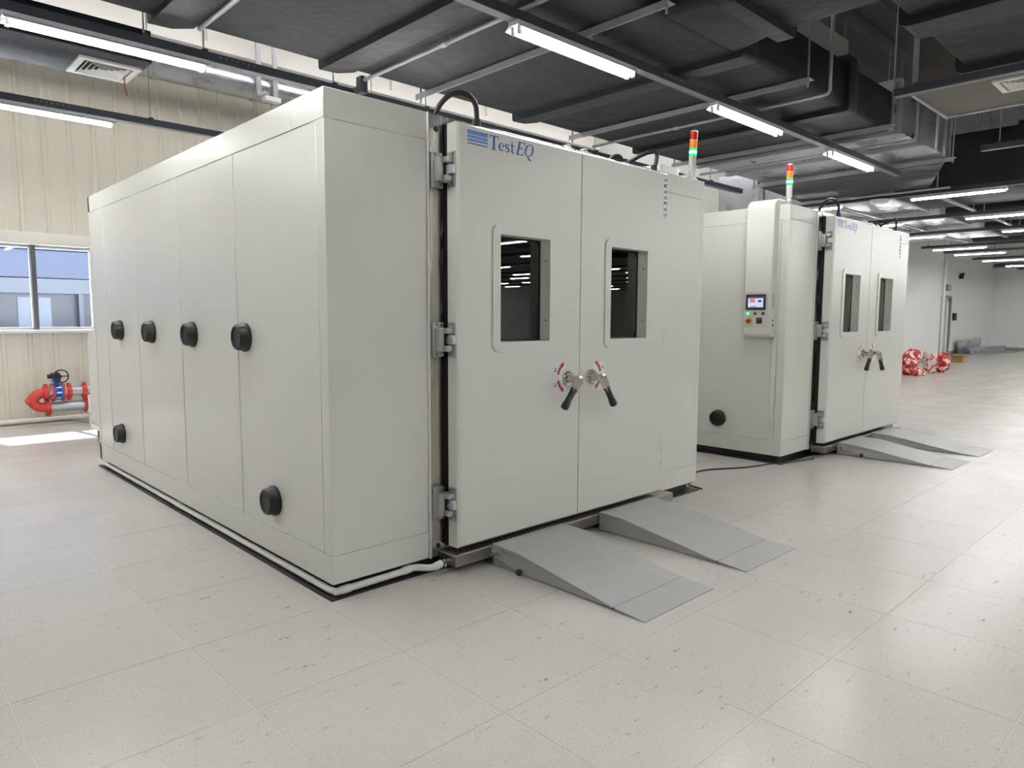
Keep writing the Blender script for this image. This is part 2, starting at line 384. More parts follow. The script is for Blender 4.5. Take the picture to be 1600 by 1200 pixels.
# ================================================================== OUTSIDE
og = box(-60, 80, YW+.6, 120, -.3, -.2).build('outside_ground', 'outer_ground'); tag(og, 'pale paved yard outside the ribbon window', 'ground', kind='structure')
bl = empty('factory_building', (0, 32, -.2), 'blue-grey factory building across the yard, seen through the window', 'building')
def wl(mb, name, m): return mb.build(name, m, bl, (0, 0, 0)) if False else _par(mb, name, m, bl)
def _par(mb, name, m, root):
    o = bpy.data.objects.new(name, mb.mesh(name, m, tuple(root.location))); COL.objects.link(o); o.parent = root; return o
_par(box(-25, 40, 33, 45, -.2, 2.6), 'ground_floor', 'outer_dark', bl)
_par(box(-25.2, 40.2, 32.5, 45, 2.35, 2.92), 'fascia', 'outer_light', bl)
_par(box(-25.2, 40.2, 32.3, 45, 2.95, 3.98), 'cladding', 'outer_panel', bl)
_par(box(-25.2, 40.2, 32.4, 45, 4.02, 9), 'upper_wall', 'outer_panel', bl)
for xx in range(-20, 36, 3):
    _par(box(xx, xx+.16, 32.6, 32.8, -.2, 2.35), 'post', 'outer_post', bl)
for xx in range(-19, 36, 6):
    q = _par(box(xx, xx+1.1, 32.95, 33.1, -.1, 2.2), 'window', 'outer_glass', bl)
    _par(box(xx+.5, xx+.56, 32.92, 32.96, -.1, 2.2), 'window_bar', 'outer_post', bl)
tag(box(-25, 40, 29.5, 30.2, -.2, .95).build('kerb_wall', 'outer_light', org=(7, 30, -.2)), 'low white wall in the yard before the factory building', 'wall')

# ================================================================== FIRE PIPES BY THE WALL
fp = empty('fire_water_pipe', (2.1, 11.2, 0), 'galvanised fire pipe loop with red elbow below the window', 'pipe')
P = lambda mb, nm, m, root=fp: _par(mb, nm, m, root)
P(MB().cyl((1.98, 11.2, .455), (3.4, 11.2, .455), .062, 20), 'upper_pipe', 'galv')
P(MB().cyl((1.95, 11.2, .255), (3.4, 11.2, .255), .066, 20), 'lower_pipe', 'galv')
P(MB().tube([(1.96-.155*math.sin(R(a))**.8, 11.2, .355+.1*math.cos(R(a))) for a in range(0, 181, 12)], .066, 16), 'elbow', 'red_paint')
for z, xx in ((.455, 1.955), (.255, 1.97)):
    q = P(MB().cyl((xx-.03, 11.2, z), (xx+.03, 11.2, z), .088, 20).box(xx-.025, xx+.025, 11.17, 11.23, z+.08, z+.12, bev=.006).box(xx-.025, xx+.025, 11.17, 11.23, z-.12, z-.08, bev=.006), 'coupling', 'red_paint')
q = P(MB().cyl((1.728, 11.2, .355), (1.75, 11.2, .355), .04, 12).box(1.722, 1.79, 11.1, 11.3, .34, .37, bev=.008), 'coupling', 'red_paint')
for xx in (2.03, 2.155):
    q = P(MB().cyl((xx-.013, 11.2, .455), (xx+.013, 11.2, .455), .125, 24), 'flange', 'blue_paint' if xx < 0 else 'red_paint')
    for a in range(0, 360, 60):
        cy, cz = 11.2+.1*math.cos(R(a)), .455+.1*math.sin(R(a))
        _par(MB().cyl((xx-.03, cy, cz), (xx+.03, cy, cz), .012, 6), 'bolt', 'chrome', q) if False else None
for xx in (2.225, 2.41):
    P(MB().cyl((xx-.03, 11.2, .455), (xx+.03, 11.2, .455), .085, 20).box(xx-.022, xx+.022, 11.17, 11.23, .455+.07, .455+.12, bev=.006).box(xx-.022, xx+.022, 11.17, 11.23, .455-.115, .455-.07, bev=.006), 'coupling', 'red_paint')
P(MB().cyl((2.40, 11.2, .255), (2.46, 11.2, .255), .1, 20), 'coupling', 'red_paint')
vb = P(MB().lathe((2.04, 11.2, .455), (1, 0, 0), [(0, .118), (.02, .118), (.025, .08), (.055, .09), (.08, .08), (.085, .118), (.105, .118)], 24), 'valve_body', 'blue_paint')
for a in range(0, 360, 45):
    cy, cz = 11.2+.1*math.cos(R(a)), .455+.1*math.sin(R(a))
    o = MB().cyl((2.0, cy, cz), (2.18, cy, cz), .011, 6); q = bpy.data.objects.new('bolt', o.mesh('bolt', 'chrome', (2.1, 11.2, 0))); COL.objects.link(q); q.parent = fp
P(MB().box(2.05, 2.11, 11.17, 11.23, .53, .68, bev=.008).box(2.03, 2.13, 11.14, 11.26, .60, .625), 'valve_neck', 'blue_paint')
P(MB().box(2.02, 2.12, 11.08, 11.25, .64, .72, bev=.015).cyl((1.98, 11.18, .675), (2.03, 11.18, .675), .03, 12), 'gearbox', 'black_steel')
hw = MB().tube([(2.105+.085*math.cos(R(a)), 11.0, .685+.085*math.sin(R(a))) for a in range(0, 361, 15)], .0085, 8, cap=False)
for a in (0, 130, 245): hw.cyl((2.105, 11.0, .685), (2.105+.085*math.cos(R(a)), 11.0, .685+.085*math.sin(R(a))), .009, 8)
hw.cyl((2.105, 10.99, .685), (2.105, 11.1, .685), .014, 10)
P(hw, 'handwheel', 'black_steel')
ps = empty('pipe_support', (2.45, 11.2, 0), 'white steel post under the right ends of the fire pipes', 'pipe support')
P(MB().box(2.43, 2.49, 11.08, 11.12, 0, .4).box(2.56, 2.6, 11.08, 11.12, 0, .4), 'post', 'white_plastic', ps)
P(MB().box(2.42, 2.62, 11.06, 11.34, .16, .19), 'crossbar', 'white_plastic', ps)
# wheeled grey unit behind the chamber
wu = empty('wheeled_cabinet', (2.6, 9.2, 0), 'pale grey wheeled cabinet standing behind the near test chamber', 'cabinet')
P(box(2.13, 3.2, 8.75, 9.6, .2, 1.3, bev=.008), 'body', 'panel', wu)
P(box(2.115, 2.13, 8.8, 9.55, .26, 1.24, bev=.004), 'side_panel', 'panel', wu)
P(MB().box(2.12, 3.21, 8.74, 9.61, .15, .2), 'bottom_frame', 'white_plastic', wu)
for xx in (2.2, 3.1):
    for yy in (8.85, 9.52):
        q = P(MB().cyl((xx-.02, yy, .05), (xx+.02, yy, .05), .05, 16), 'caster_wheel', 'black_rubber', wu)
        P(MB().box(xx-.03, xx-.022, yy-.03, yy+.03, .04, .15).box(xx+.022, xx+.03, yy-.03, yy+.03, .04, .15), 'caster_fork', 'black_steel', wu)

# ================================================================== TEST CHAMBERS
def ribbon(mb, pts, ws, y, th, ox, oz, sx, sz, shear=0):
    k = len(pts); P_ = [Vector((p[0], p[1])) for p in pts]
    W = ws if isinstance(ws, (list, tuple)) else [ws]*k; Lf = []; Rt = []
    for i in range(k):
        t = (P_[min(i+1, k-1)]-P_[max(i-1, 0)]).normalized(); nrm = Vector((-t.y, t.x))*W[i]/2
        Lf.append(P_[i]+nrm); Rt.append(P_[i]-nrm)
    def tp(p, yy): return (ox+(p.x+shear*p.y)*sx, yy, oz+p.y*sz)
    vs = [tp(p, y) for p in Lf+Rt]+[tp(p, y+th) for p in Lf+Rt]; fs = []; n2 = 2*k
    for i in range(k-1):
        fs += [(i, i+1, k+i+1, k+i), (n2+i, n2+k+i, n2+k+i+1, n2+i+1), (i, n2+i, n2+i+1, i+1), (k+i, k+i+1, n2+k+i+1, n2+k+i)]
    fs += [(0, k, n2+k, n2), (k-1, n2+k-1, n2+2*k-1, 2*k-1)]
    mb.add(vs, fs)
def arc(cx, cz, rx, rz, a0, a1, k=14): return [(cx+rx*math.cos(R(a0+(a1-a0)*i/k)), cz+rz*math.sin(R(a0+(a1-a0)*i/k))) for i in range(k+1)]
GLYPH = {
 'T': (.68, [([(.0, .965), (.68, .965)], .07), ([(.02, 1), (.02, .76)], .05), ([(.66, 1), (.66, .76)], .05), ([(.34, 1), (.34, 0)], .15), ([(.18, .02), (.5, .02)], .045)]),
 'e': (.50, [(arc(.25, .31, .185, .27, 10, 318), [.06, .06, .06, .05, .06, .08, .1, .11, .12, .12, .11, .1, .08, .06, .05]), ([(.08, .34), (.44, .34)], .05)]),
 's': (.43, [([(.35, .46), (.31, .56), (.2, .59), (.09, .53), (.09, .42), (.2, .34), (.32, .26), (.35, .14), (.27, .03), (.13, .02), (.05, .14)], [.05, .05, .06, .1, .12, .12, .12, .11, .07, .05, .05])]),
 't': (.38, [([(.16, .86), (.16, .14), (.2, .05), (.28, .03), (.35, .09)], [.05, .12, .12, .08, .03]), ([(.02, .58), (.34, .58)], .06)]),
 'E': (.66, [([(.16, 0), (.16, 1)], .14), ([(.02, .97), (.6, .97)], .06), ([(.585, 1), (.585, .76)], .05), ([(.16, .52), (.42, .52)], .06), ([(.42, .64), (.42, .4)], .045), ([(.02, .03), (.62, .03)], .06), ([(.605, 0), (.605, .26)], .05)]),
 'Q': (.80, [(arc(.38, .5, .3, .46, 0, 360, 20), [.14, .13, .11, .08, .06, .05, .06, .08, .11, .13, .14, .13, .11, .08, .06, .05, .06, .08, .11, .13, .14]), ([(.32, .04), (.42, -.04), (.5, -.16), (.62, -.24), (.74, -.2)], [.05, .1, .12, .1, .03])]),
}
def logo_mesh():
    mb = MB(); ox = .0; sx, sz = .101, .078
    for ch in 'TestEQ':
        wd, st = GLYPH[ch]; it = .22 if ch in 'EQ' else 0
        if ch == 'E': ox += .006
        for pts, ws in st: ribbon(mb, pts, ws, -.0012, .0022, ox, 0, sx, sz, it)
        ox += wd*sx
    return mb
W_, D_, Z0, Z1 = 3.53, 4.6, .08, 2.64
def chamber(x0, y0, label, ctrl, ports, hoses=True):
    root = empty('test_chamber', (x0, y0, 0), label, 'test chamber', 'walk-in test chambers')
    def A(mb, name, m, parent=None, lab=None):
        o = bpy.data.objects.new(name, mb.mesh(name, m)); COL.objects.link(o); o.parent = parent or root
        if lab: o['label'] = lab
        return o
    ZB, ZT = .235, 2.49; b = .0022
    # black skid
    A(MB().box(.06, W_-.06, .06, D_-.06, 0, Z0).box(-.02, W_+.02, -.02, D_, 0, .01).box(.02, W_-.02, .02, D_-.02, Z0-.012, Z0), 'skid', 'black_steel')
    # roof
    A(box(.01, W_-.01, .01, D_-.01, Z1-.05, Z1-.004), 'roof_panel', 'panel')
    # bands
    t = .05
    for side in (0, 1):
        xa, xb = (0, t) if side == 0 else (W_-t, W_)
        for za, zb, nm in ((ZT, Z1, 'top_band'), (Z0, ZB, 'bottom_band')):
            if side == 0:
                A(box(xa, xb, .0, .34 if za == ZT else D_, za, zb, bev=b), nm, 'panel')
                if za == ZT: A(box(xa, xb, .34, D_, za, zb, bev=b), nm, 'panel')
            else: A(box(xa, xb, .0, D_, za, zb, bev=b), nm, 'panel')
        A(box(xa, xb, 0, .082, ZB, ZT, bev=b), 'corner_post', 'panel')
        ys = [.085, .145, 1.135, 1.2, 2.145, 2.21, 3.175, 3.25, 4.11, 4.17, D_]
        for k in range(len(ys)-1):
            seam = k % 2 == 0; ins = 0 if seam else .004
            xa2, xb2 = (xa+ins, xb) if side == 0 else (xa, xb-ins)
            A(box(xa2, xb2, ys[k]+.0005, ys[k+1]-.0005, ZB+.001, ZT-.001, bev=b), 'joint_strip' if seam else 'side_panel', 'panel')
    A(box(0.0, W_, D_-t, D_, Z0, Z1), 'rear_panel', 'panel')
    for xa, xb in ((t, .632), (W_-.632, W_-t)):
        xs = 0 if xa == t else xa; xe = xb if xa == t else W_
        A(box(xs+.002 if xs == 0 else xs, xe-.002 if xe == W_ else xe, -.0005, t, ZT, Z1, bev=b), 'top_band', 'panel')
        A(box(xs+.002 if xs == 0 else xs, xe-.002 if xe == W_ else xe, -.0005, t, Z0, ZB, bev=b), 'bottom_band', 'panel')
        A(box(xs+.003 if xs == 0 else xs, xe-.003 if xe == W_ else xe, .001, t, ZB+.001, ZT-.001, bev=b), 'front_panel', 'panel')
    for xa in (.634, W_-.646): A(box(xa, xa+.012, -.012, t, Z0-.005, Z1, bev=.003), 'edge_trim', 'white_plastic')
    # stainless door frame
    J0, J1 = .648, W_-.648
    for xa, xb in ((J0, .745), (W_-.745, J1)):
        A(MB().box(xa, xb, -.008, .12, Z0, Z1-.004, bev=.002), 'jamb', 'stainless')
    A(box(.745, W_-.745, -.008, .12, 2.59, Z1-.004, bev=.002), 'header', 'stainless')
    A(box(.745, W_-.745, -.008, .12, Z0, .15, bev=.002), 'sill', 'stainless_dull')
    for zz in (2.555, .145):
        for xx in (.695, W_-.695): A(MB().lathe((xx, -.008, zz), (0, -1, 0), [(-.002, .016), (.004, .015), (.006, .01)], 14), 'plug', 'black_rubber')
    A(MB().ring([(.75, .14), (W_-.75, .14), (W_-.75, 2.59), (.75, 2.59)], [(.84, .22), (W_-.84, .22), (W_-.84, 2.5), (.84, 2.5)], 'y', -.055, .02), 'gasket', 'gasket')
    A(box(1.73, 1.83, -.05, .06, .16, 2.58), 'gasket', 'gasket')
    # liner (corrugated stainless walls inside)
    lin_ = MB(); IX0, IX1, IY1 = .9, W_-.9, 2.6
    def corr(fixed, a, bnd, along):
        k = int((bnd-a)/.055); pr = []
        for i in range(k): pr += [(a+i*.055, 0), (a+i*.055+.02, .012), (a+i*.055+.04, .012)]
        pr.append((bnd, 0)); n_ = len(pr)
        def pt(u, v, z): return (fixed+v*(1 if fixed < 1.7 else -1), u, z) if along == 'y' else (u, fixed-v, z)
        lin_.add([pt(u, v, .2) for u, v in pr]+[pt(u, v, 2.45) for u, v in pr], [(i, i+1, n_+i+1, n_+i) for i in range(n_-1)])
    corr(IX0, .12, IY1, 'y'); corr(IX1, .12, IY1, 'y'); corr(IY1, IX0, IX1, 'x')
    lin_.box(IX0, IX1, .12, IY1, .15, .2).box(IX0, IX1, .12, IY1, 2.45, 2.5)
    A(lin_, 'inner_liner', 'liner')
    A(MB().lathe((1.75, 1.0, 2.45), (0, 0, -1), [(0, .08), (.04, .08), (.06, .05)], 16), 'added_inner_lamp', 'added_inner_lamp')  # unseen lamp, added to brighten the liner behind the panes
    # doors
    DY0, DY1 = -.145, -.05
    logo = logo_mesh().mesh('logo_text', 'logo_blue')
    for di, (xa, xb) in enumerate(((.742, 1.7925), (1.7965, 2.788))):
        za, zb = .145, 2.585; ch = .014
        wx0, wx1 = (1.062, 1.49) if di == 0 else (2.11, 2.535)
        wz0, wz1 = 1.352, 1.99
        n_ = 28
        inner = rrect(wx0, wx1, wz0, wz1, .004, 6)
        bm = bmesh.new()
        def loop(pts, y): return [bm.verts.new((p[0], y, p[1])) for p in pts]
        rect = lambda e: [(xb-e, zb-e), (xa+e, zb-e), (xa+e, za+e), (xb-e, za+e)]
        Lb, Ls, Lf = loop(rect(0), DY1), loop(rect(0), DY0+ch), loop(rect(ch), DY0)
        if di == 0:      # the meeting edge stays square
            for L_ in (Lf,): 
                for v in L_:
                    if v.co.x > 1.7: v.co.x = xb-.003
        else:
            for v in Lf:
                if v.co.x < 2: v.co.x = xa+.003
        Hf, Hb = loop(inner, DY0), loop(inner, DY1)
        def bridge(p, q):
            for i in range(len(p)): bm.faces.new((p[i], p[(i+1) % len(p)], q[(i+1) % len(p)], q[i]))
        bridge(Lb, Ls); bridge(Ls, Lf); bridge(Hf, Hb)
        def loopedges(p): return [bm.edges.get((p[i], p[(i+1) % len(p)])) for i in range(len(p))]
        for o_, h_ in ((Lf, Hf), (Lb, Hb)):
            m_ = 7      # corner points of the hole come in runs of seven
            for c in range(4):
                run = h_[c*m_:(c+1)*m_]; nx = h_[((c+1) % 4)*m_]
                for i in range(m_-1): bm.faces.new((o_[c], run[i], run[i+1]))
                bm.faces.new((o_[c], run[-1], nx, o_[(c+1) % 4]))
        bmesh.ops.recalc_face_normals(bm, faces=bm.faces[:])
        me = bpy.data.meshes.new('door'); bm.to_mesh(me); bm.free(); me.materials.append(MATS['panel'])
        dr = bpy.data.objects.new('door', me); COL.objects.link(dr); dr.parent = root
        # raised window surround
        A(MB().ring(rrect(wx0-.06, wx1+.045, wz0-.062, wz1+.055, .05), rrect(wx0, wx1, wz0, wz1, .004), 'y', DY0-.009, DY0+.002), 'window_surround', 'panel', dr)
        py = DY0+.082
        A(MB().ring(rrect(wx0-.01, wx1+.01, wz0-.01, wz1+.01, .01), rrect(wx0+.012, wx1-.012, wz0+.012, wz1-.012, .045), 'y', py-.004, py), 'pane_seal', 'gasket', dr)
        A(MB().prism(rrect(wx0, wx1, wz0, wz1, .02), 'y', py, py+.006), 'pane', 'door_glass', dr)
        for zz in (wz0+.13, wz1-.13): A(MB().lathe((wx1, DY0+.03, zz), (-1, 0, 0), [(-.001, .006), (.002, .005)], 10), 'screw', 'black_steel', dr)
        # rotary lock
        hx = 1.678 if di == 0 else 1.918; hz = 1.095; s = 1 if di == 0 else -1
        px0, px1 = (1.535, 1.655) if di == 0 else (1.942, 2.062)
        if di == 0: poly = [(1.535, 1.02), (1.545, 1.01), (1.655, 1.01), (1.665, 1.02), (1.665, 1.035), (1.628, 1.06), (1.622, 1.105), (1.628, 1.145), (1.665, 1.17), (1.665, 1.195), (1.655, 1.205), (1.545, 1.205), (1.535, 1.195)]
        else: poly = [(2*1.798-u, z-.012) for u, z in [(1.535, 1.02), (1.545, 1.01), (1.655, 1.01), (1.665, 1.02), (1.665, 1.035), (1.628, 1.06), (1.622, 1.105), (1.628, 1.145), (1.665, 1.17), (1.665, 1.195), (1.655, 1.205), (1.545, 1.205), (1.535, 1.195)]]
        A(MB().prism(poly, 'y', DY0-.0015, DY0), 'lock_placard', 'sticker', dr, 'white placard with red turning arrows')
        for up_ in (1, -1):
            ar = MB(); a_ = [90+s*(90-18*up_) - s*up_*0 for _ in (0,)]
            cx = hx; pts = []
            a0, a1 = (168, 128) if up_ > 0 else (192, 232)
            pts = [(cx+s*.098*math.cos(R(a)), hz+.012+.098*math.sin(R(a))) for a in [a0+(a1-a0)*i/6 for i in range(7)]]
            ribbon(ar, pts, .018, DY0-.003, .001, 0, 0, 1, 1)
            t_ = (Vector(pts[-1])-Vector(pts[-2])).normalized(); nn = Vector((-t_.y, t_.x)); e_ = Vector(pts[-1])
            tri = [e_+nn*.017, e_-nn*.017, e_+t_*.03]
            ar.prism([(v.x, v.y) for v in tri], 'y', DY0-.003, DY0-.002)
            A(ar, 'lock_arrow', 'red_print', dr)
            tx = hx-s*.122
            A(MB().box(tx-.012, tx+.012, DY0-.003, DY0-.002, hz+.012+up_*.05-.008, hz+.012+up_*.05-.002).box(tx-.004, tx+.003, DY0-.003, DY0-.002, hz+.012+up_*.05+.004, hz+.012+up_*.05+.014), 'lock_text', 'black_print', dr)
        A(MB().lathe((hx, DY0, hz), (0, -1, 0), [(0, .05), (.012, .05), (.016, .046), (.017, .03), (.05, .027), (.06, .022), (.085, .022), (.087, .028), (.112, .028), (.114, .024)], 28), 'lock_rosette', 'chrome', dr)
        for a in (45, 135, 225, 315): A(MB().lathe((hx+.038*math.cos(R(a)), DY0-.016, hz+.038*math.sin(R(a))), (0, -1, 0), [(-.001, .006), (.003, .005)], 8), 'screw', 'stainless_dull', dr)
        dx = -.85 if s > 0 else .62
        d_ = Vector((dx, -.04, -1)).normalized(); c_ = Vector((hx, DY0-.1, hz))
        sd = d_.cross(Vector((0, 1, 0))).normalized(); bk = Vector((0, 1, 0))
        def bar(mb, p, q, wa, wb, th):
            V = []
            for pp, ww in ((p, wa), (q, wb)): V += [pp+sd*ww+bk*th, pp-sd*ww+bk*th, pp-sd*ww-bk*th, pp+sd*ww-bk*th]
            mb.add(V, [(0, 1, 2, 3), (7, 6, 5, 4), (0, 4, 5, 1), (1, 5, 6, 2), (2, 6, 7, 3), (3, 7, 4, 0)])
        lv = MB(); bar(lv, c_+d_*.0, c_+d_*.10, .026, .018, .017); A(lv, 'lever', 'chrome', dr)
        A(MB().tube([c_+d_*t_ for t_ in (.078, .083, .105, .17, .21, .228, .234)], [.022, .024, .021, .022, .027, .025, .016], 14), 'grip', 'black_rubber', dr)
        if di == 0:
            lt = bpy.data.objects.new('logo_text', logo); COL.objects.link(lt); lt.parent = dr; lt.location = (.979, DY0, 2.472)
            lt['label'] = 'blue serif lettering TestEQ'
            for za2, zb2 in ((2.528, 2.551), (2.508, 2.523), (2.490, 2.503), (2.474, 2.480)):
                A(box(.812, .964, DY0-.0012, DY0+.001, za2, zb2), 'logo_stripe', 'logo_stripe' if zb2 > 2.485 else 'logo_blue', dr)
        else:
            # warning label strip  at the outer edge
            sx0 = 2.728
            A(box(sx0, sx0+.062, DY0-.001, DY0+.001, 2.25, 2.552), 'label_strip', 'sticker', dr, 'strip of small warning labels')
            pr = MB(); yl = MB()
            rr = random.Random(3)
            for k in range(7):
                zc = 2.53-k*.043
                pr.box(sx0+.006, sx0+.026, DY0-.002, DY0, zc-.012, zc+.012) if k in (1, 4) else pr.prism([(sx0+.006, zc-.01), (sx0+.026, zc-.01), (sx0+.016, zc+.012)], 'y', DY0-.002, DY0)
                for q in range(4):
                    pr.box(sx0+.031, sx0+.034+rr.uniform(.008, .024), DY0-.002, DY0, zc-.014+q*.008, zc-.010+q*.008)
            A(pr, 'label_print', 'black_print', dr)
            A(MB().prism([(sx0+.010, 2.263), (sx0+.024, 2.263), (sx0+.017, 2.278)], 'y', DY0-.003, DY0-.001), 'label_triangle', 'yellow_print', dr)
            for za3, zb3 in ((1.31, 1.435), (.49, .6)): A(box(sx0+.02, sx0+.04, DY0-.001, DY0+.001, za3, zb3), 'label_strip', 'panel_dark', dr)
            A(box(sx0-.004, sx0+.026, DY0-.003, DY0, 2.325, 2.352), 'label_patch', 'white_gloss', dr)
        # catch on top of the door, beside the meeting edge
        xc = 1.70 if di == 0 else 1.87
        A(MB().box(xc-.05, xc+.05, DY0+.02, DY0+.09, zb, zb+.014, bev=.003).cyl((xc-.03, DY0+.055, zb+.02), (xc+.035, DY0+.055, zb+.02), .012, 12).box(xc-.01, xc+.015, DY0+.03, DY0+.12, zb+.01, zb+.035, bev=.003), 'top_catch', 'zinc', dr)
    # hinges
    for zc in (2.325, 1.37, .405):
        for s in (1, -1):
            X = (lambda u: u) if s == 1 else (lambda u: W_-u)
            def bx(mb, a, b_, y0_, y1_, z0_, z1_, bv=.004):
                xa, xb = sorted((X(a), X(b_))); mb.box(xa, xb, y0_, y1_, z0_, z1_, bev=bv)
            hp = MB(); bx(hp, .653, .73, -.032, -.004, zc-.1, zc+.1, .008); bx(hp, .660, .692, -.082, -.03, zc-.066, zc+.066, .005)
            bx(hp, .69, .738, -.112, -.04, zc+.034, zc+.068, .005); bx(hp, .69, .738, -.112, -.04, zc-.068, zc-.034, .005)
            h = A(hp, 'hinge', 'zinc')
            dl = MB(); bx(dl, .7345, .7425, -.127, -.056, zc-.1, zc+.1, .003)
            A(dl, 'hinge_leaf', 'zinc', h)
            kb = MB(); bx(kb, .712, .741, -.13, -.06, zc-.026, zc+.026, .004); A(kb, 'hinge_knuckle', 'zinc_light', h)
            gp = MB(); bx(gp, .690, .735, -.07, -.03, zc-.034, zc+.034, 0); A(gp, 'hinge_gap_shade', 'gasket', h)  # black block put in as the shade of the hinge notch
            A(MB().cyl((X(.724), -.088, zc-.073), (X(.724), -.088, zc+.073), .008, 10), 'hinge_pin', 'chrome', h)
            for zz in (zc-.086, zc+.086):
                for u in (.672, .708): A(MB().lathe((X(u), -.031, zz), (0, -1, 0), [(0, .0075), (.004, .007), (.0041, .004)], 10), 'bolt', 'chrome', h)
                for yv in (-.078, -.11): A(MB().lathe((X(.7345), yv, zz), (-s, 0, 0), [(0, .0065), (.004, .006)], 10), 'bolt', 'chrome', h)
    # drain tray with perforated cover
    ty0, ty1, tx0, tx1 = -.165, -.01, .70, W_-.60
    tray = A(MB().box(tx0, tx1, ty0, ty1, .045, .112, bev=.003), 'drain_tray', 'stainless_dull')
    A(box(tx0+.015, tx1-.015, ty0+.012, ty1, .112, .116), 'tray_cover', 'stainless_dull', tray)
    hol = MB()
    k = int((tx1-tx0-.05)/.04)
    for i in range(k):
        for j in range(3):
            cx, cy = tx0+.035+i*.04+(j % 2)*.02, ty0+.032+j*.036
            hol.prism([(cx+.009*math.cos(R(a)), cy+.007*math.sin(R(a))) for a in range(0, 360, 60)], 'z', .1155, .1166)
    A(hol, 'tray_perforation', 'gasket', tray)['kind'] = 'stuff'
    # cable port plugs
    for (yy, zz) in ports:
        q = A(MB().lathe((.006, yy, zz), (-1, 0, 0), [(0, .088), (.02, .09), (.028, .082), (.06, .078), (.068, .072), (.069, .06), (.062, .058)], 32), 'port_plug', 'black_rubber')
    # signal tower
    tx, ty = (W_-.125, .05) if ctrl > 0 else (.09, .06)
    up_d = (.06, 0, 1) if ctrl > 0 else (0, 0, 1)
    tw = A(MB().lathe((tx, ty, Z1-.006), up_d, [(0, .028), (.01, .028), (.013, .012), (.035, .012), (.038, .022), (.05, .026), (.066, .022), (.076, .02)], 20), 'signal_tower', 'white_plastic')
    tx += up_d[0]*.07; zz = Z1+.07
    A(MB().lathe((tx, ty, zz), up_d, [(0, .026), (.004, .03), (.123, .03), (.125, .028)], 24), 'tower_body', 'lens_clear', tw)
    for nm, m, za, zb in (('green_lens', 'lens_green', .125, .193), ('amber_lens', 'lens_amber', .194, .256), ('red_lens', 'lens_red', .261, .322)):
        A(MB().lathe((tx, ty, zz), up_d, [(za, .0305), (zb, .0305)], 24), nm, m, tw)
    A(MB().lathe((tx, ty, zz), up_d, [(.148, .0309), (.172, .0309)], 24), 'lens_glow', 'lens_core', tw)
    A(MB().lathe((tx, ty, zz), up_d, [(.255, .0315), (.262, .0315)], 24), 'tower_ring', 'white_plastic', tw)
    A(MB().lathe((tx, ty, zz), up_d, [(.322, .032), (.334, .031), (.34, .022)], 24), 'tower_cap', 'white_plastic', tw)
    if ctrl > 0: A(MB().prism(rrect(W_-.36, W_-.05, .2, .5, .05), 'z', Z1-.005, Z1+.125), 'roof_box', 'white_plastic')
    # control housing on the side wall
    cy0, cy1, cz0, cz1, dep = .105, .405, 1.31, 2.70, .115
    if ctrl > 0: fx = lambda u: W_+u
    else: fx = lambda u: -u
    pr = []
    for (u, v, a0, a1, r) in ((dep-.1, cz1-.1, 0, 90, .1),):
        pr = [(0, cz0+.02), (.02, cz0), (dep-.03, cz0), (dep, cz0+.03)]+[(u+r*math.cos(R(a)), v+r*math.sin(R(a))) for a in range(0, 91, 15)]+[(-.12, cz1)]+[(-.12, Z1), (0, Z1)]
    hs = MB(); n_ = len(pr)
    hs.add([(fx(u), cy0, z) for u, z in pr]+[(fx(u), cy1, z) for u, z in pr], [tuple(range(n_)), tuple(range(n_, 2*n_))]+[(i, (i+1) % n_, n_+(i+1) % n_, n_+i) for i in range(n_)])
    ho = A(hs, 'control_housing', 'panel')
    bv = ho.modifiers.new('bevel', 'BEVEL'); bv.width = .012; bv.segments = 3; bv.limit_method = 'ANGLE'; bv.angle_limit = R(50)
    def face(nm, m, ya, yb, za, zb, th, bvv=0):
        u0, u1 = sorted((fx(dep), fx(dep+th))); return A(box(u0, u1, cy0+ya, cy0+yb, za, zb, bev=bvv), nm, m, ho)
    face('control_plate', 'panel_dark', .03, .29, 1.41, 1.77, .003, .001)
    face('screen_bezel', 'bezel', .055, .27, 1.585, 1.745, .014, .004)
    face('screen', 'screen', .078, .242, 1.612, 1.715, .0152)
    face('screen_text', 'screen_red', .165, .225, 1.66, 1.70, .0158); face('screen_bar', 'screen_blue', .15, .215, 1.615, 1.626, .0158)
    face('screen_text', 'outer_dark', .095, .135, 1.665, 1.685, .0158); face('screen_bar', 'black_print', .08, .24, 1.705, 1.714, .0158)
    def knob(nm, m, yy, z_, prf): return A(MB().lathe((fx(dep+.003), cy0+yy, z_), (ctrl, 0, 0), prf, 20), nm, m, ho)
    knob('indicator_lamp', 'lamp_green', .245, 1.548, [(0, .013), (.01, .012), (.012, .006)])
    knob('push_button', 'button_dark', .165, 1.548, [(0, .013), (.01, .012), (.012, .006)])
    face('socket', 'black_print', .065, .095, 1.534, 1.562, .008, .002)
    knob('stop_plate', 'button_yellow', .228, 1.474, [(0, .038), (.006, .036)]); knob('stop_button', 'button_red', .228, 1.474, [(.006, .022), (.03, .024), (.034, .018)])
    face('limit_controller', 'black_print', .09, .15, 1.447, 1.507, .012, .003); face('limit_display', 'red_print', .1, .135, 1.485, 1.497, .0125)
    vt = MB()
    for k in range(12):
        zc = 1.60+k*.013; u0, u1 = sorted((fx(dep-.06), fx(dep-.03))); vt.box(u0, u1, cy0-.001, cy0+.004, zc, zc+.006)
    A(vt, 'vent_slots', 'mullion', ho)
    for zc in (1.42, 1.47):
        u0, u1 = sorted((fx(dep-.055), fx(dep-.035))); A(box(u0, u1, cy0-.004, cy0+.002, zc, zc+.018), 'switch', 'black_print', ho)
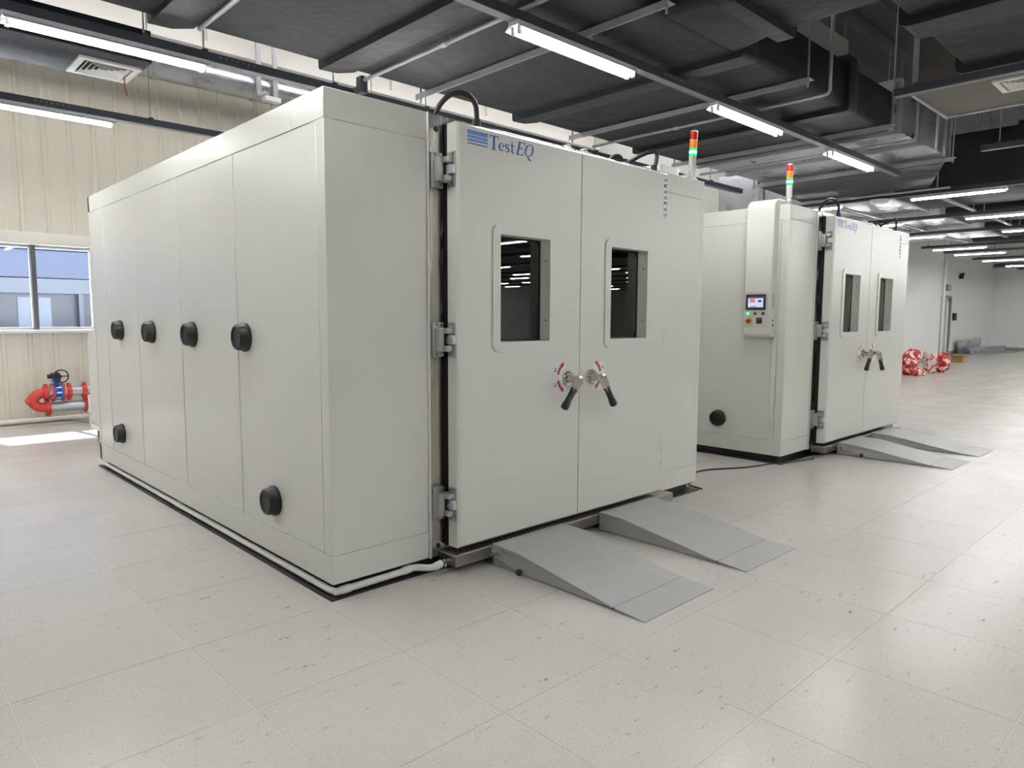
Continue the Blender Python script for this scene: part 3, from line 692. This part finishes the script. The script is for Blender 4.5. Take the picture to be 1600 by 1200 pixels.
    # hoses from frame to door tops
    A(MB().tube(smooth([(.70, .03, 2.60), (.735, .0, 2.70), (.79, -.04, 2.76), (.86, -.075, 2.765), (.905, -.1, 2.72), (.915, -.105, 2.65), (.915, -.105, 2.57)], 7), .0155, 12), 'door_hose', 'black_rubber')
    A(MB().cyl((.915, -.105, 2.585), (.915, -.105, 2.63), .024, 14), 'hose_gland', 'black_rubber')
    A(MB().tube(smooth([(2.45, .03, 2.62), (2.5, .0, 2.65), (2.575, -.05, 2.70), (2.655, -.09, 2.735), (2.69, -.10, 2.725), (2.685, -.105, 2.67), (2.65, -.105, 2.58)], 7), .0155, 12), 'door_hose', 'black_rubber')
    A(MB().cyl((2.655, -.105, 2.585), (2.655, -.105, 2.63), .024, 14), 'hose_gland', 'black_rubber')
    A(MB().tube(smooth([(2.28, .02, 2.63), (2.31, -.0, 2.66), (2.35, -.02, 2.66), (2.37, -.03, 2.63)], 6), .014, 10), 'hose_stub', 'black_rubber')
    return root

OX, DX = 1.805, 5.125
chamber(OX, 3.265, 'large near grey test chamber with four port plugs in a row', 1, [(3.685, 1.37), (2.815, 1.37), (1.915, 1.37), (1.02, 1.37), (3.78, .43), (.672, .41)])
chamber(OX+DX, 3.265, 'far grey test chamber with a control screen on its side', -1, [(.72, .41), (1.13, 1.36)])

# drain pipe round the near chamber
dp = MB()
path = [(OX+.022, 3.265+4.5, .034), (OX+.018, 3.265+2.2, .034), (OX+.018, 3.33, .034), (OX+.026, 3.292, .034), (OX+.06, 3.28, .034), (OX+.46, 3.272, .042), (OX+.50, 3.268, .048), (OX+.54, 3.245, .05), (OX+.58, 3.2, .05), (OX+.615, 3.182, .054), (OX+.66, 3.178, .064)]
dp.tube([Vector(p) for p in path[:2]]+smooth(path[2:], 5), .0195, 14)
dpo = empty('drain_pipe', (OX, 3.25, 0), 'white plastic drain pipe along the base of the near test chamber', 'pipe')
_par(dp, 'pipe_run', 'pvc', dpo)
for a, b in (((OX+.05, 3.281, .034), (OX+.11, 3.279, .035)), ((OX+.45, 3.272, .042), (OX+.50, 3.268, .048)), ((OX+.61, 3.182, .053), (OX+.655, 3.178, .063)), ((OX+.019, 5.6, .034), (OX+.019, 5.72, .034))):
    _par(MB().cyl(a, b, .0235, 14), 'pipe_socket', 'pvc', dpo)
_par(MB().cyl((OX+.65, 3.178, .062), (OX+.71, 3.176, .07), .015, 12).box(OX+.668, OX+.676, 3.155, 3.2, .045, .09), 'pipe_clamp', 'chrome', dpo)

# ================================================================== RAMPS
def ramp(x0, label, side, w_=.635, y1=3.095):
    rt_ = empty('loading_ramp', (x0, y1, 0), label, 'ramp', 'loading ramps before the test chambers')
    def A(mb, nm, m, p=None):
        o = bpy.data.objects.new(nm, mb.mesh(nm, m)); COL.objects.link(o); o.parent = p or rt_; return o
    h = .128
    # wedge body: y runs from 0 (chamber) to -1.12
    A(MB().prism([(0, .006), (0, h), (-.09, h), (-.09, h-.018), (-.93, .016), (-.93, .006)], 'x', .008, w_-.008), 'body', 'ramp_grey')
    A(MB().prism([(-.09, h+.001), (-.09, h-.02), (-.20, h-.024), (-.93, .01), (-.93, .018), (-.21, h-.001)], 'x', 0, w_), 'deck_plate', 'ramp_tread')
    A(MB().prism([(0, h-.002), (0, h+.002), (-.09, h+.002), (-.09, h-.002)], 'x', .002, w_-.002), 'landing_plate', 'ramp_grey')
    A(MB().prism([(-.935, .019), (-.935, .008), (-1.13, .0005), (-1.13, .004)], 'x', 0, w_), 'lip', 'ramp_tread')
    A(MB().cyl((0, -.932, .0125), (w_, -.932, .0125), .006, 8), 'lip_hinge', 'black_steel')
    if side:
        s0 = -.004 if side < 0 else w_+.004
        A(MB().cyl((s0+.03*-side, -.02, .075), (s0+.022*side, -.02, .075), .011, 10).cyl((s0, -.06, .085), (s0+.05*side, -.06, .085), .008, 8), 'latch_pin', 'chrome')
        kx = s0+.03*side
        A(MB().tube([(kx, -.025, .078), (kx, -.20, .048), (kx, -.27, .032)], .0055, 8), 'latch_bar', 'stainless_dull')
        A(MB().lathe((kx, -.255, .036), (0, -.97, -.2), [(0, .006), (.004, .014), (.013, .019), (.022, .02), (.032, .017), (.039, .008)], 16), 'latch_knob', 'black_rubber')
        A(MB().box(min(s0, s0-.012*side), max(s0, s0-.012*side), -.085, .0, .05, h-.02), 'latch_plate', 'ramp_grey')
    else:
        A(MB().cyl((-.002, -.09, .085), (.01, -.09, .085), .012, 14), 'pin_hole', 'mullion')
    return rt_
ramp(2.785, 'grey steel loading ramp with latch lever before the near chamber\'s left door', -1)
ramp(3.80, 'grey steel loading ramp before the near chamber\'s right door', 1)
ramp(7.94, 'grey steel loading ramp with latch lever before the far chamber\'s left door', -1)
ramp(8.93, 'grey steel loading ramp before the far chamber\'s right door', 1)

# floor cable between the chambers
tag(MB().tube(smooth([(5.36, 3.22, .014), (5.45, 3.4, .008), (5.75, 3.6, .008), (6.1, 3.62, .008), (6.5, 3.42, .008), (6.85, 3.33, .008), (7.0, 3.25, .01), (7.2, 3.2, .012), (7.45, 3.14, .014)], 6), .008, 8).build('power_cable', 'black_rubber', org=(6.2, 3.4, 0)), 'thin black cable on the floor between the two chambers', 'cable')

# ================================================================== MAIN INSULATED DUCT AND HANGERS
ZD = 3.46
def drect(x0, x1, y0, y1, z0, z1, r=.05): return MB().prism(rrect(y0, y1, z0, z1, r, 4), 'x', x0, x1)
def drecty(x0, x1, y0, y1, z0, z1, r=.05): return MB().prism(rrect(x0, x1, z0, z1, r, 4), 'y', y0, y1)
md = empty('insulated_duct', (3, 4, ZD), 'wide black insulated air duct running above the near chamber\'s doors', 'air duct')
MY0, MY1, MZ1 = 2.76, 5.14, 3.88
joints = [-3.2, -1.2, .7, 1.72, 2.96, 5.05, 7.0, 8.2]
ends = [-7]+joints
for k in range(len(ends)-1):
    _par(drect(ends[k]+.09, ends[k+1]-.09, MY0+.012*(k % 2), MY1-.01*(k % 3), ZD-.004*(k % 2), MZ1), 'duct_section', 'foam', md)
for jx in joints[:-1]:
    q = MB(); a = rrect(MY0-.04, MY1+.04, ZD-.045, MZ1+.045, .03, 4); b = rrect(MY0-.008, MY1+.008, ZD-.012, MZ1+.01, .03, 4); n = len(a)
    q.add([(jx-.13, *p) for p in a]+[(jx+.02, y_, z_+.006) for y_, z_ in a]+[(jx+.15, *p) for p in b], [tuple(range(n)), tuple(range(2*n, 3*n))]+[(r_*n+i, r_*n+(i+1) % n, (r_+1)*n+(i+1) % n, (r_+1)*n+i) for r_ in (0, 1) for i in range(n)])
    _par(q, 'joint_band', 'foam_band', md)
_par(drect(8.1, 10.02, MY0, MY1, ZD+.03, MZ1+.1, .01), 'bare_section', 'galv', md)
for jx in (8.25, 9.0, 10.0): _par(drect(jx-.03, jx+.03, MY0-.04, MY1+.04, ZD-.01, MZ1+.14, .01), 'flange', 'galv_dull', md)
# offset piece sloping away to the far duct
q = MB(); a = rrect(MY0, MY1+.1, ZD-.03, MZ1+.1, .06, 4); b = rrect(3.35, 5.3, ZD-.06, MZ1, .06, 4); n = len(a)
q.add([(10.03, *p) for p in a]+[(11.55, *p) for p in b], [tuple(range(n)), tuple(range(n, 2*n))]+[(i, (i+1) % n, n+(i+1) % n, n+i) for i in range(n)])
_par(q, 'offset_section', 'foam', md)
# branch towards the camera side
br = empty('branch_duct', (4.5, 1, ZD), 'black insulated branch duct leaving the wide duct at the top edge', 'air duct')
q = MB(); a = rrect(3.95, 4.92, ZD-.02, MZ1, .06, 4); b = rrect(4.12, 4.9, ZD+.03, MZ1+.05, .06, 4); n = len(a)
q.add([(p[0], 2.76, p[1]) for p in a]+[(p[0], 2.42, p[1]) for p in b], [tuple(range(n)), tuple(range(n, 2*n))]+[(i, (i+1) % n, n+(i+1) % n, n+i) for i in range(n)])
_par(q, 'takeoff', 'foam_band', br)
_par(drecty(4.12, 4.9, -4, 2.42, ZD+.03, MZ1+.05), 'duct_section', 'foam', br)
_par(drecty(4.06, 4.96, 2.34, 2.46, ZD-.02, MZ1+.1), 'joint_band', 'foam_band', br)
# trapeze hangers
names = {3.85: 'steel hanger bar under the duct, nearest the camera', 5.87: 'steel hanger bar under the duct above the near chamber\'s right door', 7.82: 'steel hanger bar under the duct between the two chambers', 9.9: 'steel hanger bar under the duct\'s bare metal end'}
for xx, lb in names.items():
    h = empty('trapeze_hanger', (xx, 4, ZD-.06), lb, 'duct hanger', 'hanger bars under the wide duct')
    _par(MB().prism([(xx-.05, ZD-.008), (xx+.05, ZD-.008), (xx+.05, ZD-.013), (xx-.045, ZD-.013), (xx-.045, ZD-.058), (xx-.05, ZD-.058)], 'y', MY0-.13, MY1+.1), 'angle_bar', 'galv_dull', h)
    for yy in (MY0-.10, MY1+.09):
        _par(MB().cyl((xx, yy, ZD-.07), (xx, yy, ZR-.17), .009, 8), 'rod', 'galv_dull', h)
        _par(MB().lathe((xx, yy, ZD-.035), (0, 0, 1), [(0, .016), (.012, .016)], 6), 'nut', 'galv', h)
# sprinkler pipes
def sprinkler(xx, y0, y1, z, heads, lb, riser=None):
    s = empty('sprinkler_pipe', (xx, (y0+y1)/2, z), lb, 'sprinkler pipe', 'sprinkler pipes under the ducts')
    pth = [(xx, y1, z), (xx, y0+.05, z)]
    if riser: pth += [(xx, y0+.015, z+.006), (xx, y0, z+.03), (xx, y0, riser)]
    _par(MB().tube(pth, .016, 10), 'pipe', 'galv_dull', s)
    for hy in heads:
        q = _par(MB().cyl((xx, hy-.03, z), (xx, hy+.03, z), .022, 10), 'tee', 'galv', s)
        _par(MB().lathe((xx, hy, z-.012), (0, 0, -1), [(0, .012), (.03, .012), (.034, .006), (.055, .006), (.058, .022), (.062, .022)], 12), 'sprinkler_head', 'chrome', q)
    return s
sprinkler(3.23, 2.9, 5.22, 3.43, (4.1,), 'thin steel sprinkler pipe with hooked end above the near chamber\'s left door')
_par(MB().prism([(5.16, 3.46), (5.16, 3.33), (5.26, 3.33), (5.30, 3.39), (5.24, 3.385), (5.235, 3.46)], 'x', 3.2, 3.26), 'hook', 'steel_dark', [o for o in bpy.data.objects if o.name.startswith('sprinkler_pipe')][-1])
sprinkler(6.30, 2.66, 5.3, 3.43, (4.2,), 'sprinkler pipe turning upward past the duct above the near chamber', riser=5.2)
sprinkler(8.55, 2.66, 5.3, 3.43, (4.4,), 'sprinkler pipe below the duct\'s bare metal section', riser=4.3)
sprinkler(11.3, 3.0, 6.6, 3.33, (4.35,), 'sprinkler pipe crossing beyond the far chamber\'s signal tower')
sprinkler(1.88, 2.9, 5.05, 3.43, (), 'thin steel pipe under the duct at the top left')

# duct with an outlet grille at the left
gd = empty('outlet_duct', (0, 6.85, 3.6), 'black duct box with a white outlet grille at upper left', 'air duct')
_par(drect(-7, 2.02, 6.5, 7.22, 3.6, 3.86, .01), 'duct_section', 'foam', gd)
_par(drect(-.9, -.75, 6.47, 7.25, 3.57, 3.89, .02), 'joint_band', 'foam_band', gd)
def grille(root, x0, x1, y0, y1, z):
    cx, cy, hw_, hd = (x0+x1)/2, (y0+y1)/2, (x1-x0)/2, (y1-y0)/2
    R4 = lambda e: [(cx-hw_*e, cy-hd*e), (cx+hw_*e, cy-hd*e), (cx+hw_*e, cy+hd*e), (cx-hw_*e, cy+hd*e)]
    f = _par(MB().ring(R4(1), R4(.78), 'z', z-.02, z), 'grille_frame', 'white_plastic', root)
    _par(box(cx-hw_*.8, cx+hw_*.8, cy-hd*.8, cy+hd*.8, z-.003, z-.001), 'grille_throat', 'gasket', root)
    for e in (.70, .54, .38, .22):
        _par(MB().add([(u, v, z-.022) for u, v in R4(e)]+[(u, v, z-.006) for u, v in R4(e-.09)]+[(u, v, z-.019) for u, v in R4(e)]+[(u, v, z-.003) for u, v in R4(e-.09)],
            [(i, (i+1) % 4, 4+(i+1) % 4, 4+i) for i in range(4)]+[(8+i, 12+i, 12+(i+1) % 4, 8+(i+1) % 4) for i in range(4)]+[(i, 8+i, 8+(i+1) % 4, (i+1) % 4) for i in range(4)]), 'grille_vane', 'white_plastic', root)
grille(gd, 1.53, 2.0, 6.69, 7.16, 3.6)
_par(MB().tube(smooth([(1.93, 6.95, 3.58), (1.93, 6.95, 3.5), (1.945, 6.95, 3.42)], 4), .005, 6), 'tell_tale_ribbon', 'wire_red', gd)
# bare round duct high on the wall
rd = empty('round_duct', (5, 11.2, 5.05), 'galvanised round duct high along the cream wall', 'air duct')
_par(MB().tube([(XL+.02, 11.25, 5.12), (XR-.02, 11.25, 5.12)], .19, 20), 'duct_tube', 'galv', rd)
for xx in (3.5, 5.0, 8.2): _par(MB().tube([(xx-.03, 11.25, 5.12), (xx+.03, 11.25, 5.12)], .205, 20), 'duct_ring', 'galv_dull', rd)
for xx in (4.95, 5.22):
    _par(MB().box(xx, xx+.07, 11.0, 11.04, 4.95, ZR-.1), 'strap', 'galv_dull', rd)
_par(MB().box(5.05, 5.3, 10.92, 11.06, 4.88, 4.95), 'bracket', 'white_plastic', rd)

# right-hand ducts
d2 = empty('side_duct', (6.5, .5, 3.6), 'black insulated duct with thick joints at the upper right corner', 'air duct')
for a, b in ((5.1, 5.55), (5.85, 6.95)): _par(drect(a, b, -1.2, 1.83, 3.6, 4.1, .05), 'duct_section', 'foam', d2)
for jx in (5.7, 7.07): _par(drect(jx-.16, jx+.16, -1.25, 1.88, 3.54, 4.15, .07), 'joint_band', 'foam_band', d2)
d3 = empty('beige_duct_box', (8, 0, 3.6), 'grey-beige duct box with a white grille at the right edge', 'air duct')
_par(box(7.45, 8.48, -5, 2.36, 3.6, 4.2), 'duct_body', 'beige_duct', d3)
_par(MB().box(7.42, 8.51, 2.34, 2.37, 3.58, 4.22).box(8.46, 8.5, -5, 2.34, 3.585, 3.6), 'duct_edge', 'galv_dull', d3)
grille(d3, 7.5, 7.92, 1.33, 1.75, 3.6)
for yy in (2.46,):
    tag(MB().cyl((8.55, yy, 3.3), (8.55, yy, ZR-.17), .011, 8).build('hanger_rod', 'pvc', org=(8.55, yy, 3.3)), 'pale hanger rod beside the grey-beige duct box', 'rod')
    tag(MB().cyl((8.98, 2.5, 3.3), (8.98, 2.5, ZR-.17), .016, 8).build('hanger_rod', 'galv_dull', org=(8.98, 2.5, 3.3)), 'grey hanger rod right of the bare metal duct end', 'rod')
# cross ducts beyond the chambers
cross = [(12.45, 14.3, 'first'), (15.2, 17.0, 'second'), (18.0, 20.2, 'third')]
for a, b, nm in cross:
    c = empty('cross_duct', ((a+b)/2, 3, ZD), 'black cross duct with a bare metal end beyond the far chamber, %s from it' % nm, 'air duct', 'cross ducts beyond the far chamber')
    _par(drecty(a, b, -8, .55, ZD, 4.3), 'duct_section', 'foam', c); _par(drecty(a, b, .75, 2.3, ZD, 4.3), 'duct_section', 'foam', c); _par(drecty(a, b, 2.5, 4.15, ZD, 4.3), 'duct_section', 'foam', c)
    for yy in (.65, 2.4): _par(drecty(a-.05, b+.05, yy-.12, yy+.12, ZD-.05, 4.35), 'joint_band', 'foam_band', c)
    _par(drecty(a, b, 4.15, 7.3, ZD+.02, 4.2, .01), 'bare_section', 'galv', c)
    for yy in (4.2, 5.3, 6.4): _par(drecty(a-.04, b+.04, yy-.03, yy+.03, ZD-.02, 4.25, .01), 'flange', 'galv_dull', c)
    for yy in (1.5, 3.5, 5.0):
        _par(MB().box(a-.15, b+.15, yy-.03, yy+.03, ZD-.085, ZD-.06), 'strut', 'galv_dull', c)
        for xx in (a-.11, b+.11): _par(MB().cyl((xx, yy, ZD-.1), (xx, yy, ZR-.17), .009, 6), 'rod', 'galv_dull', c)
# black flexible duct far away
tag(MB().tube(smooth([(21.2, 2.2, 3.85), (21.4, 3.2, 3.82), (21.6, 4.3, 3.8), (21.7, 5.2, 3.82)], 5), .32, 14).build('flexible_duct', 'foam', org=(22.5, 3.5, 3.4)), 'fat black flexible duct under the far ceiling', 'air duct')
# upper white and red services glimpsed behind the duct
tag(box(6.5, 11.5, 4.6, 5.0, 5.2, 5.75).build('ceiling_beam', 'roof_white', org=(9, 4.8, 5.2)), 'pale beam high above the wide black duct', 'beam')
tag(MB().cyl((8.2, 2.2, 5.1), (8.2, 8.5, 5.1), .05, 12).build('red_sprinkler_main', 'red_pipe', org=(8.2, 5, 5.1)), 'dark red pipe high above the wide black duct', 'pipe')
# column by the white wall
cl = empty('steel_column', (14.2, 7.6, 0), 'dark steel column with cables against the white wall between chambers', 'column')
_par(MB().box(14.3, 14.75, 7.45, 7.74, 0, ZR-.1), 'column_shaft', 'steel_dark', cl); _par(MB().box(13.98, 14.18, 7.6, 7.74, 0, ZR-.1), 'cable_tray', 'galv_dull', cl)
_par(MB().tube(smooth([(14.2, 7.5, 4.3), (14.25, 7.45, 4.0), (14.15, 7.42, 3.75), (14.2, 7.45, 3.3)], 5), .02, 6), 'cable', 'wire_yellow', cl)

# ================================================================== LIGHT RAILS AND STRIP LIGHTS
def rail(axis, c, a, b, label, clips=(), rods=(), slots=(), z=3.335, grp='light rails'):
    loc = ((a+b)/2, c, z) if axis == 'x' else (c, (a+b)/2, z)
    r = empty('light_rail', loc, label, 'light rail', grp)
    def bx(u0, u1, v0, v1, z0, z1): return (u0, u1, c+v0, c+v1, z0, z1) if axis == 'x' else (c+v0, c+v1, u0, u1, z0, z1)
    _par(MB().box(*bx(a, b, -.035, -.031, z, z+.06)).box(*bx(a, b, .031, .035, z, z+.06)), 'rail_side', 'steel_dark', r)
    _par(MB().box(*bx(a, b, -.035, .035, z-.004, z)), 'rail_base', 'rail_grey', r)
    for u in slots:
        sr = MB()
        for q in range(7): sr.box(*bx(u+q*.042, u+q*.042+.012, -.0365, -.0352, z+.034, z+.042))
        _par(sr, 'slot_row', 'galv', r)['kind'] = 'stuff'
    for u in clips: _par(MB().box(*bx(u-.02, u+.02, -.03, -.026, z+.01, ZD-.05)).box(*bx(u-.02, u+.02, .026, .03, z+.01, ZD-.05)), 'clip', 'galv_dull', r)
    for u in rods:
        p = (u, c) if axis == 'x' else (c, u)
        _par(MB().cyl((*p, z), (*p, ZR-.17), .006, 6), 'rod', 'galv_dull', r)
        _par(MB().box(*bx(u-.02, u+.02, -.04, .04, z+.05, z+.075), bev=.004), 'rod_clamp', 'steel_dark', r)
    return r
rail('x', 3.30, -3, 10.0, 'long grey light rail above the doors of both chambers', clips=(1.3, 3.85, 5.87, 7.82, 9.9), slots=(4.72, 7.3))
rail('x', 5.36, -3, 9.75, 'dark light rail carrying the uppermost light at the left', rods=(-.5, 1.62, 2.02, 3.06, 4.0, 6.4, 8.9), slots=(2.12,))
rail('x', 7.52, -3, 6.2, 'dark light rail nearest the cream wall at the left', rods=(-.4, 2.3, 4.8), slots=(1.35,))
fx0 = empty('strip_light', (0, 0, 0), 'x', 'strip light')
HL = .6
_par(MB().prism([(-.075, -.052), (-.045, -.028), (-.045, -.004), (.045, -.004), (.045, -.028), (.075, -.052), (.072, -.054), (.042, -.031), (-.042, -.031), (-.072, -.054)], 'x', -HL-.01, HL+.01), 'fixture_body', 'fixture', fx0)
for s in (-1, 1):
    _par(MB().cyl((-HL+.025, .027*s, -.056), (HL-.025, .027*s, -.056), .0145, 12), 'lamp_tube', 'tube', fx0)
    for e in (-1, 1):
        _par(MB().box(e*(HL-.02)-.012, e*(HL-.02)+.012, .027*s-.014, .027*s+.014, -.078, -.03, bev=.003), 'lamp_holder', 'white_plastic', fx0)
used = [False]
def light(x, y, axis, label, group, z=3.335):
    o = fx0 if not used[0] else copy_tree(fx0); used[0] = True
    o.location = (x, y, z); o.rotation_euler = (0, 0, 0 if axis == 'x' else math.pi/2)
    o['label'] = label; o['group'] = group
    return o
G1 = 'lit twin-tube strip lights'
OUT = 'lit twin-tube strip light hanging outside the picture'
for x, lb in ((3.75, 'lit strip light above the near chamber, largest on the long rail'), (6.11, 'lit strip light second along the long rail over the chamber doors'), (8.48, 'lit strip light at the far end of the long rail'), (1.4, OUT), (-.95, OUT)):
    light(x, 3.30, 'x', lb, G1)
light(1.43, 5.36, 'x', 'lit strip light crossing before the black duct at upper left', G1)
light(-.95, 5.36, 'x', OUT, G1); light(3.8, 5.36, 'x', 'lit strip light hidden behind the near chamber\'s top edge', G1)
light(1.37, 7.52, 'x', 'lit strip light nearest the cream wall, cut by the left edge', G1)
light(-1.0, 7.52, 'x', OUT, G1); light(3.75, 7.52, 'x', 'lit strip light hidden behind the near chamber by the wall', G1)
ordn = ['first', 'second', 'third', 'fourth', 'fifth', 'sixth', 'seventh', 'eighth', 'ninth', 'tenth']
for k, xx in enumerate((11.75, 14.65, 17.3, 20.7, 22.65, 25.6, 28.55, 31.6, 34.7, 38.0)):
    rail('y', xx, YF+1, 6.4 if k < 3 else 6.15, 'dark cross rail of lights beyond the far chamber, %s from the camera' % ordn[k], rods=(6.0, .2, -5) if k > 2 else (6.1, 2.1, -.1, -4.5), grp='cross light rails')
    for j, yy in enumerate((5.3, 3.08, .86, -1.36, -3.58, -5.8)):
        
        px = cam_px((xx, yy, 3.28)); vis = px and px[0] < 1640
        lb = ('lit strip light on the %s cross rail, %s the white wall' % (ordn[k], 'nearest' if j == 0 else 'second from' if j == 1 else 'third from' if j == 2 else 'further out from')) if vis else OUT
        light(xx, yy, 'y', lb, 'lit strip lights on the cross rails' if vis else G1)
for xx, nm in ((1.0, None), (3.4, None), (6.7, 'upper'), (9.5, 'lower')):
    rail('y', xx, -7, 2.27, 'short dark rail end at the upper right, %s of two' % nm if nm else 'dark light rail outside the picture above the camera', rods=(2.1, -2.2, -5), grp='light rails', z=3.40 if nm else 3.335)
    for yy in (.35, -1.9, -4.1, -6.2):
        light(xx, yy, 'y', OUT, G1, z=3.40 if nm else 3.335)
for k, xx in enumerate((11.75, 14.65, 17.3, 20.7, 22.65, 25.6, 28.55, 31.6, 35.0)):
    for j in range(6, 14):
        yy = 5.3-2.22*j; px = cam_px((xx, 2*3.17-yy, 3.28))
        if px and any(a < px[0] < b for a, b in ((770, 865), (945, 1015), (1312, 1348), (1362, 1396))): light(xx, yy, 'y', OUT, G1)
# round white detector under the first cross rail
tag(MB().lathe((11.75, 4.12, 3.33), (0, 0, -1), [(0, .14), (.02, .14), (.05, .115), (.065, .07), (.068, .02)], 24).build('access_point', 'white_gloss', org=(11.75, 4.12, 3.33)), 'round white ceiling unit under the first cross rail', 'ceiling unit')

# ================================================================== THINGS AT THE FAR END
def sack(x, y, sx, sy, sz, tilt, m, label, seed):
    bm = bmesh.new(); bmesh.ops.create_icosphere(bm, subdivisions=4, radius=1); r_ = random.Random(seed)
    ph = [r_.uniform(0, 6) for _ in range(6)]
    for v in bm.verts:
        c = v.co; p = Vector([math.copysign(abs(t)**.55, t) for t in c])
        f = 1+.12*math.sin(4*c.x+ph[0])+.10*math.sin(5*c.y+ph[1]+3*c.z)+.10*math.sin(5*c.z+ph[2]+2*c.x)+.05*math.sin(13*c.x+9*c.z+ph[3])
        if p.z > .2: f *= 1-.45*(p.z-.2)
        v.co = Vector((p.x*sx*f, p.y*sy*f, p.z*sz*f))
    bmesh.ops.rotate(bm, verts=bm.verts, cent=(0, 0, 0), matrix=Matrix.Rotation(R(tilt), 3, 'Y') @ Matrix.Rotation(R(-30), 3, 'Z'))
    mz = min(v.co.z for v in bm.verts)
    for v in bm.verts: v.co.z = max(v.co.z-mz-.03, 0)
    me = bpy.data.meshes.new('sack'); bm.to_mesh(me); bm.free(); me.materials.append(MATS[m])
    me.polygons.foreach_set('use_smooth', [True]*len(me.polygons))
    o = bpy.data.objects.new('sack', me); COL.objects.link(o); o.location = (x, y, 0); return tag(o, label, 'sack', 'sacks by the white wall')
sack(21.35, 6.45, .20, .15, .40, 40, 'sack_a', 'red patterned sack leaning left, by the white wall', 1)
sack(21.9, 6.15, .13, .13, .34, -12, 'sack_b', 'mostly white sack standing between two red ones', 2)
sack(22.4, 5.95, .17, .14, .30, 8, 'sack_c', 'red and orange sack standing rightmost in the pile', 3)
sack(20.75, 6.2, .26, .2, .13, 0, 'sack_c', 'low dark red sack lying at the bottom left of the pile', 4)
def lump(name, x, y, sx, sy, sz, m, label, cat, seed):
    bm = bmesh.new(); bmesh.ops.create_icosphere(bm, subdivisions=3, radius=1); r_ = random.Random(seed); ph = [r_.uniform(0, 6) for _ in range(3)]
    for v in bm.verts:
        c = v.co; f = 1+.2*math.sin(5*c.x+ph[0])+.15*math.sin(7*c.y+ph[1]); v.co = Vector((c.x*sx*f, c.y*sy*f, max(0, c.z+.35)*sz*f))
    me = bpy.data.meshes.new(name); bm.to_mesh(me); bm.free(); me.materials.append(MATS[m]); o = bpy.data.objects.new(name, me); COL.objects.link(o); o.location = (x, y, 0); return tag(o, label, cat)
lump('plastic_bag', 22.75, 6.3, .14, .09, .12, 'blue_bag', 'small blue plastic bag beside the red sacks', 'bag', 5)
lump('cloth', 26.9, 7.35, .16, .12, .1, 'lime', 'lime green cloth on the floor by the wall corner', 'cloth', 6)
cb = empty('cardboard_box', (28.3, 7.05, 0), 'brown open cardboard box on the floor at the far end', 'box')
_par(MB().box(28.05, 28.55, 6.85, 7.2, 0, .16), 'box_base', 'cardboard', cb); _par(MB().box(28.3, 28.55, 6.85, 7.2, .16, .28), 'box_half', 'cardboard', cb)
_par(MB().add([(28.05, 6.85, .16), (28.05, 7.2, .16), (27.9, 7.2, .24), (27.9, 6.85, .24), (28.05, 6.85, .165), (28.05, 7.2, .165), (27.9, 7.2, .245), (27.9, 6.85, .245)], [(0, 1, 2, 3), (4, 7, 6, 5), (0, 3, 7, 4), (1, 5, 6, 2), (2, 6, 7, 3), (0, 4, 5, 1)]), 'flap', 'cardboard', cb)
def channel(x0, x1, y, h, d, label, tilt=0):
    o = MB().prism([(0, 0), (-d, 0), (-d, .06), (-d+.004, .06), (-d+.004, .004), (-.004, .004), (-.004, h), (-.05, h), (-.05, h+.004), (0, h+.004)], 'x', 0, x1-x0).build('duct_sheet', 'galv'); o.location = (x0, y, 0); o.rotation_euler = (0, 0, R(tilt)); return tag(o, label, 'metal sheet', 'loose duct sheets at the far end')
channel(34.1, 36.6, 8.55, .62, .1, 'upright galvanised duct sheet against the far wall, left of the pieces')
channel(36.7, 38.1, 8.62, .68, .1, 'short upright galvanised duct sheet in the far corner')
channel(34.6, 39.2, 8.2, .3, .5, 'long low galvanised duct sheet lying in front of the others', -4)
tag(MB().tube([(28.62, 7.70, .3), (28.62, 7.70, 4.6)], .05, 10).build('conduit', 'white_plastic', org=(28.62, 7.7, .3)), 'white vertical pipe on the corner of the white wall', 'pipe')
es = empty('exit_sign', (32.9, 8.7, 2.75), 'small grey sign above the far door', 'sign')
_par(box(32.6, 33.2, 8.68, 8.72, 2.66, 2.9, bev=.01), 'sign_plate', 'mullion', es); _par(box(32.75, 33.05, 8.67, 8.68, 2.7, 2.86), 'sign_face', 'dark_door', es)
tag(MB().box(33.75, 34.0, 8.6, 8.72, 1.45, 1.75, bev=.02).build('wall_switch', 'black_rubber', org=(33.87, 8.7, 1.45)), 'small black box on the wall right of the far door', 'switch')
hn = empty('wall_horn', (34.4, 8.6, 3.3), 'black wall alarm on a short bracket right of the far door', 'alarm')
_par(MB().lathe((34.4, 8.6, 3.4), (0, -1, .1), [(-.1, .03), (0, .04), (.06, .06), (.07, .06)], 16), 'horn', 'black_rubber', hn); _par(MB().box(34.37, 34.43, 8.55, 8.72, 3.2, 3.36), 'bracket', 'black_steel', hn)
cc = empty('security_camera', (38.4, 8.2, 3.9), 'dark bullet security camera hanging in the far corner', 'camera')
_par(MB().cyl((38.0, 8.3, 3.95), (38.0, 8.3, ZR-.17), .02, 8), 'drop_rod', 'galv_dull', cc); _par(MB().cyl((38.0, 8.3, 3.9), (38.4, 7.6, 3.92), .09, 12), 'camera_body', 'steel_dark', cc); _par(MB().box(37.9, 38.3, 7.8, 8.35, 3.8, 3.86), 'camera_mount', 'galv_dull', cc)
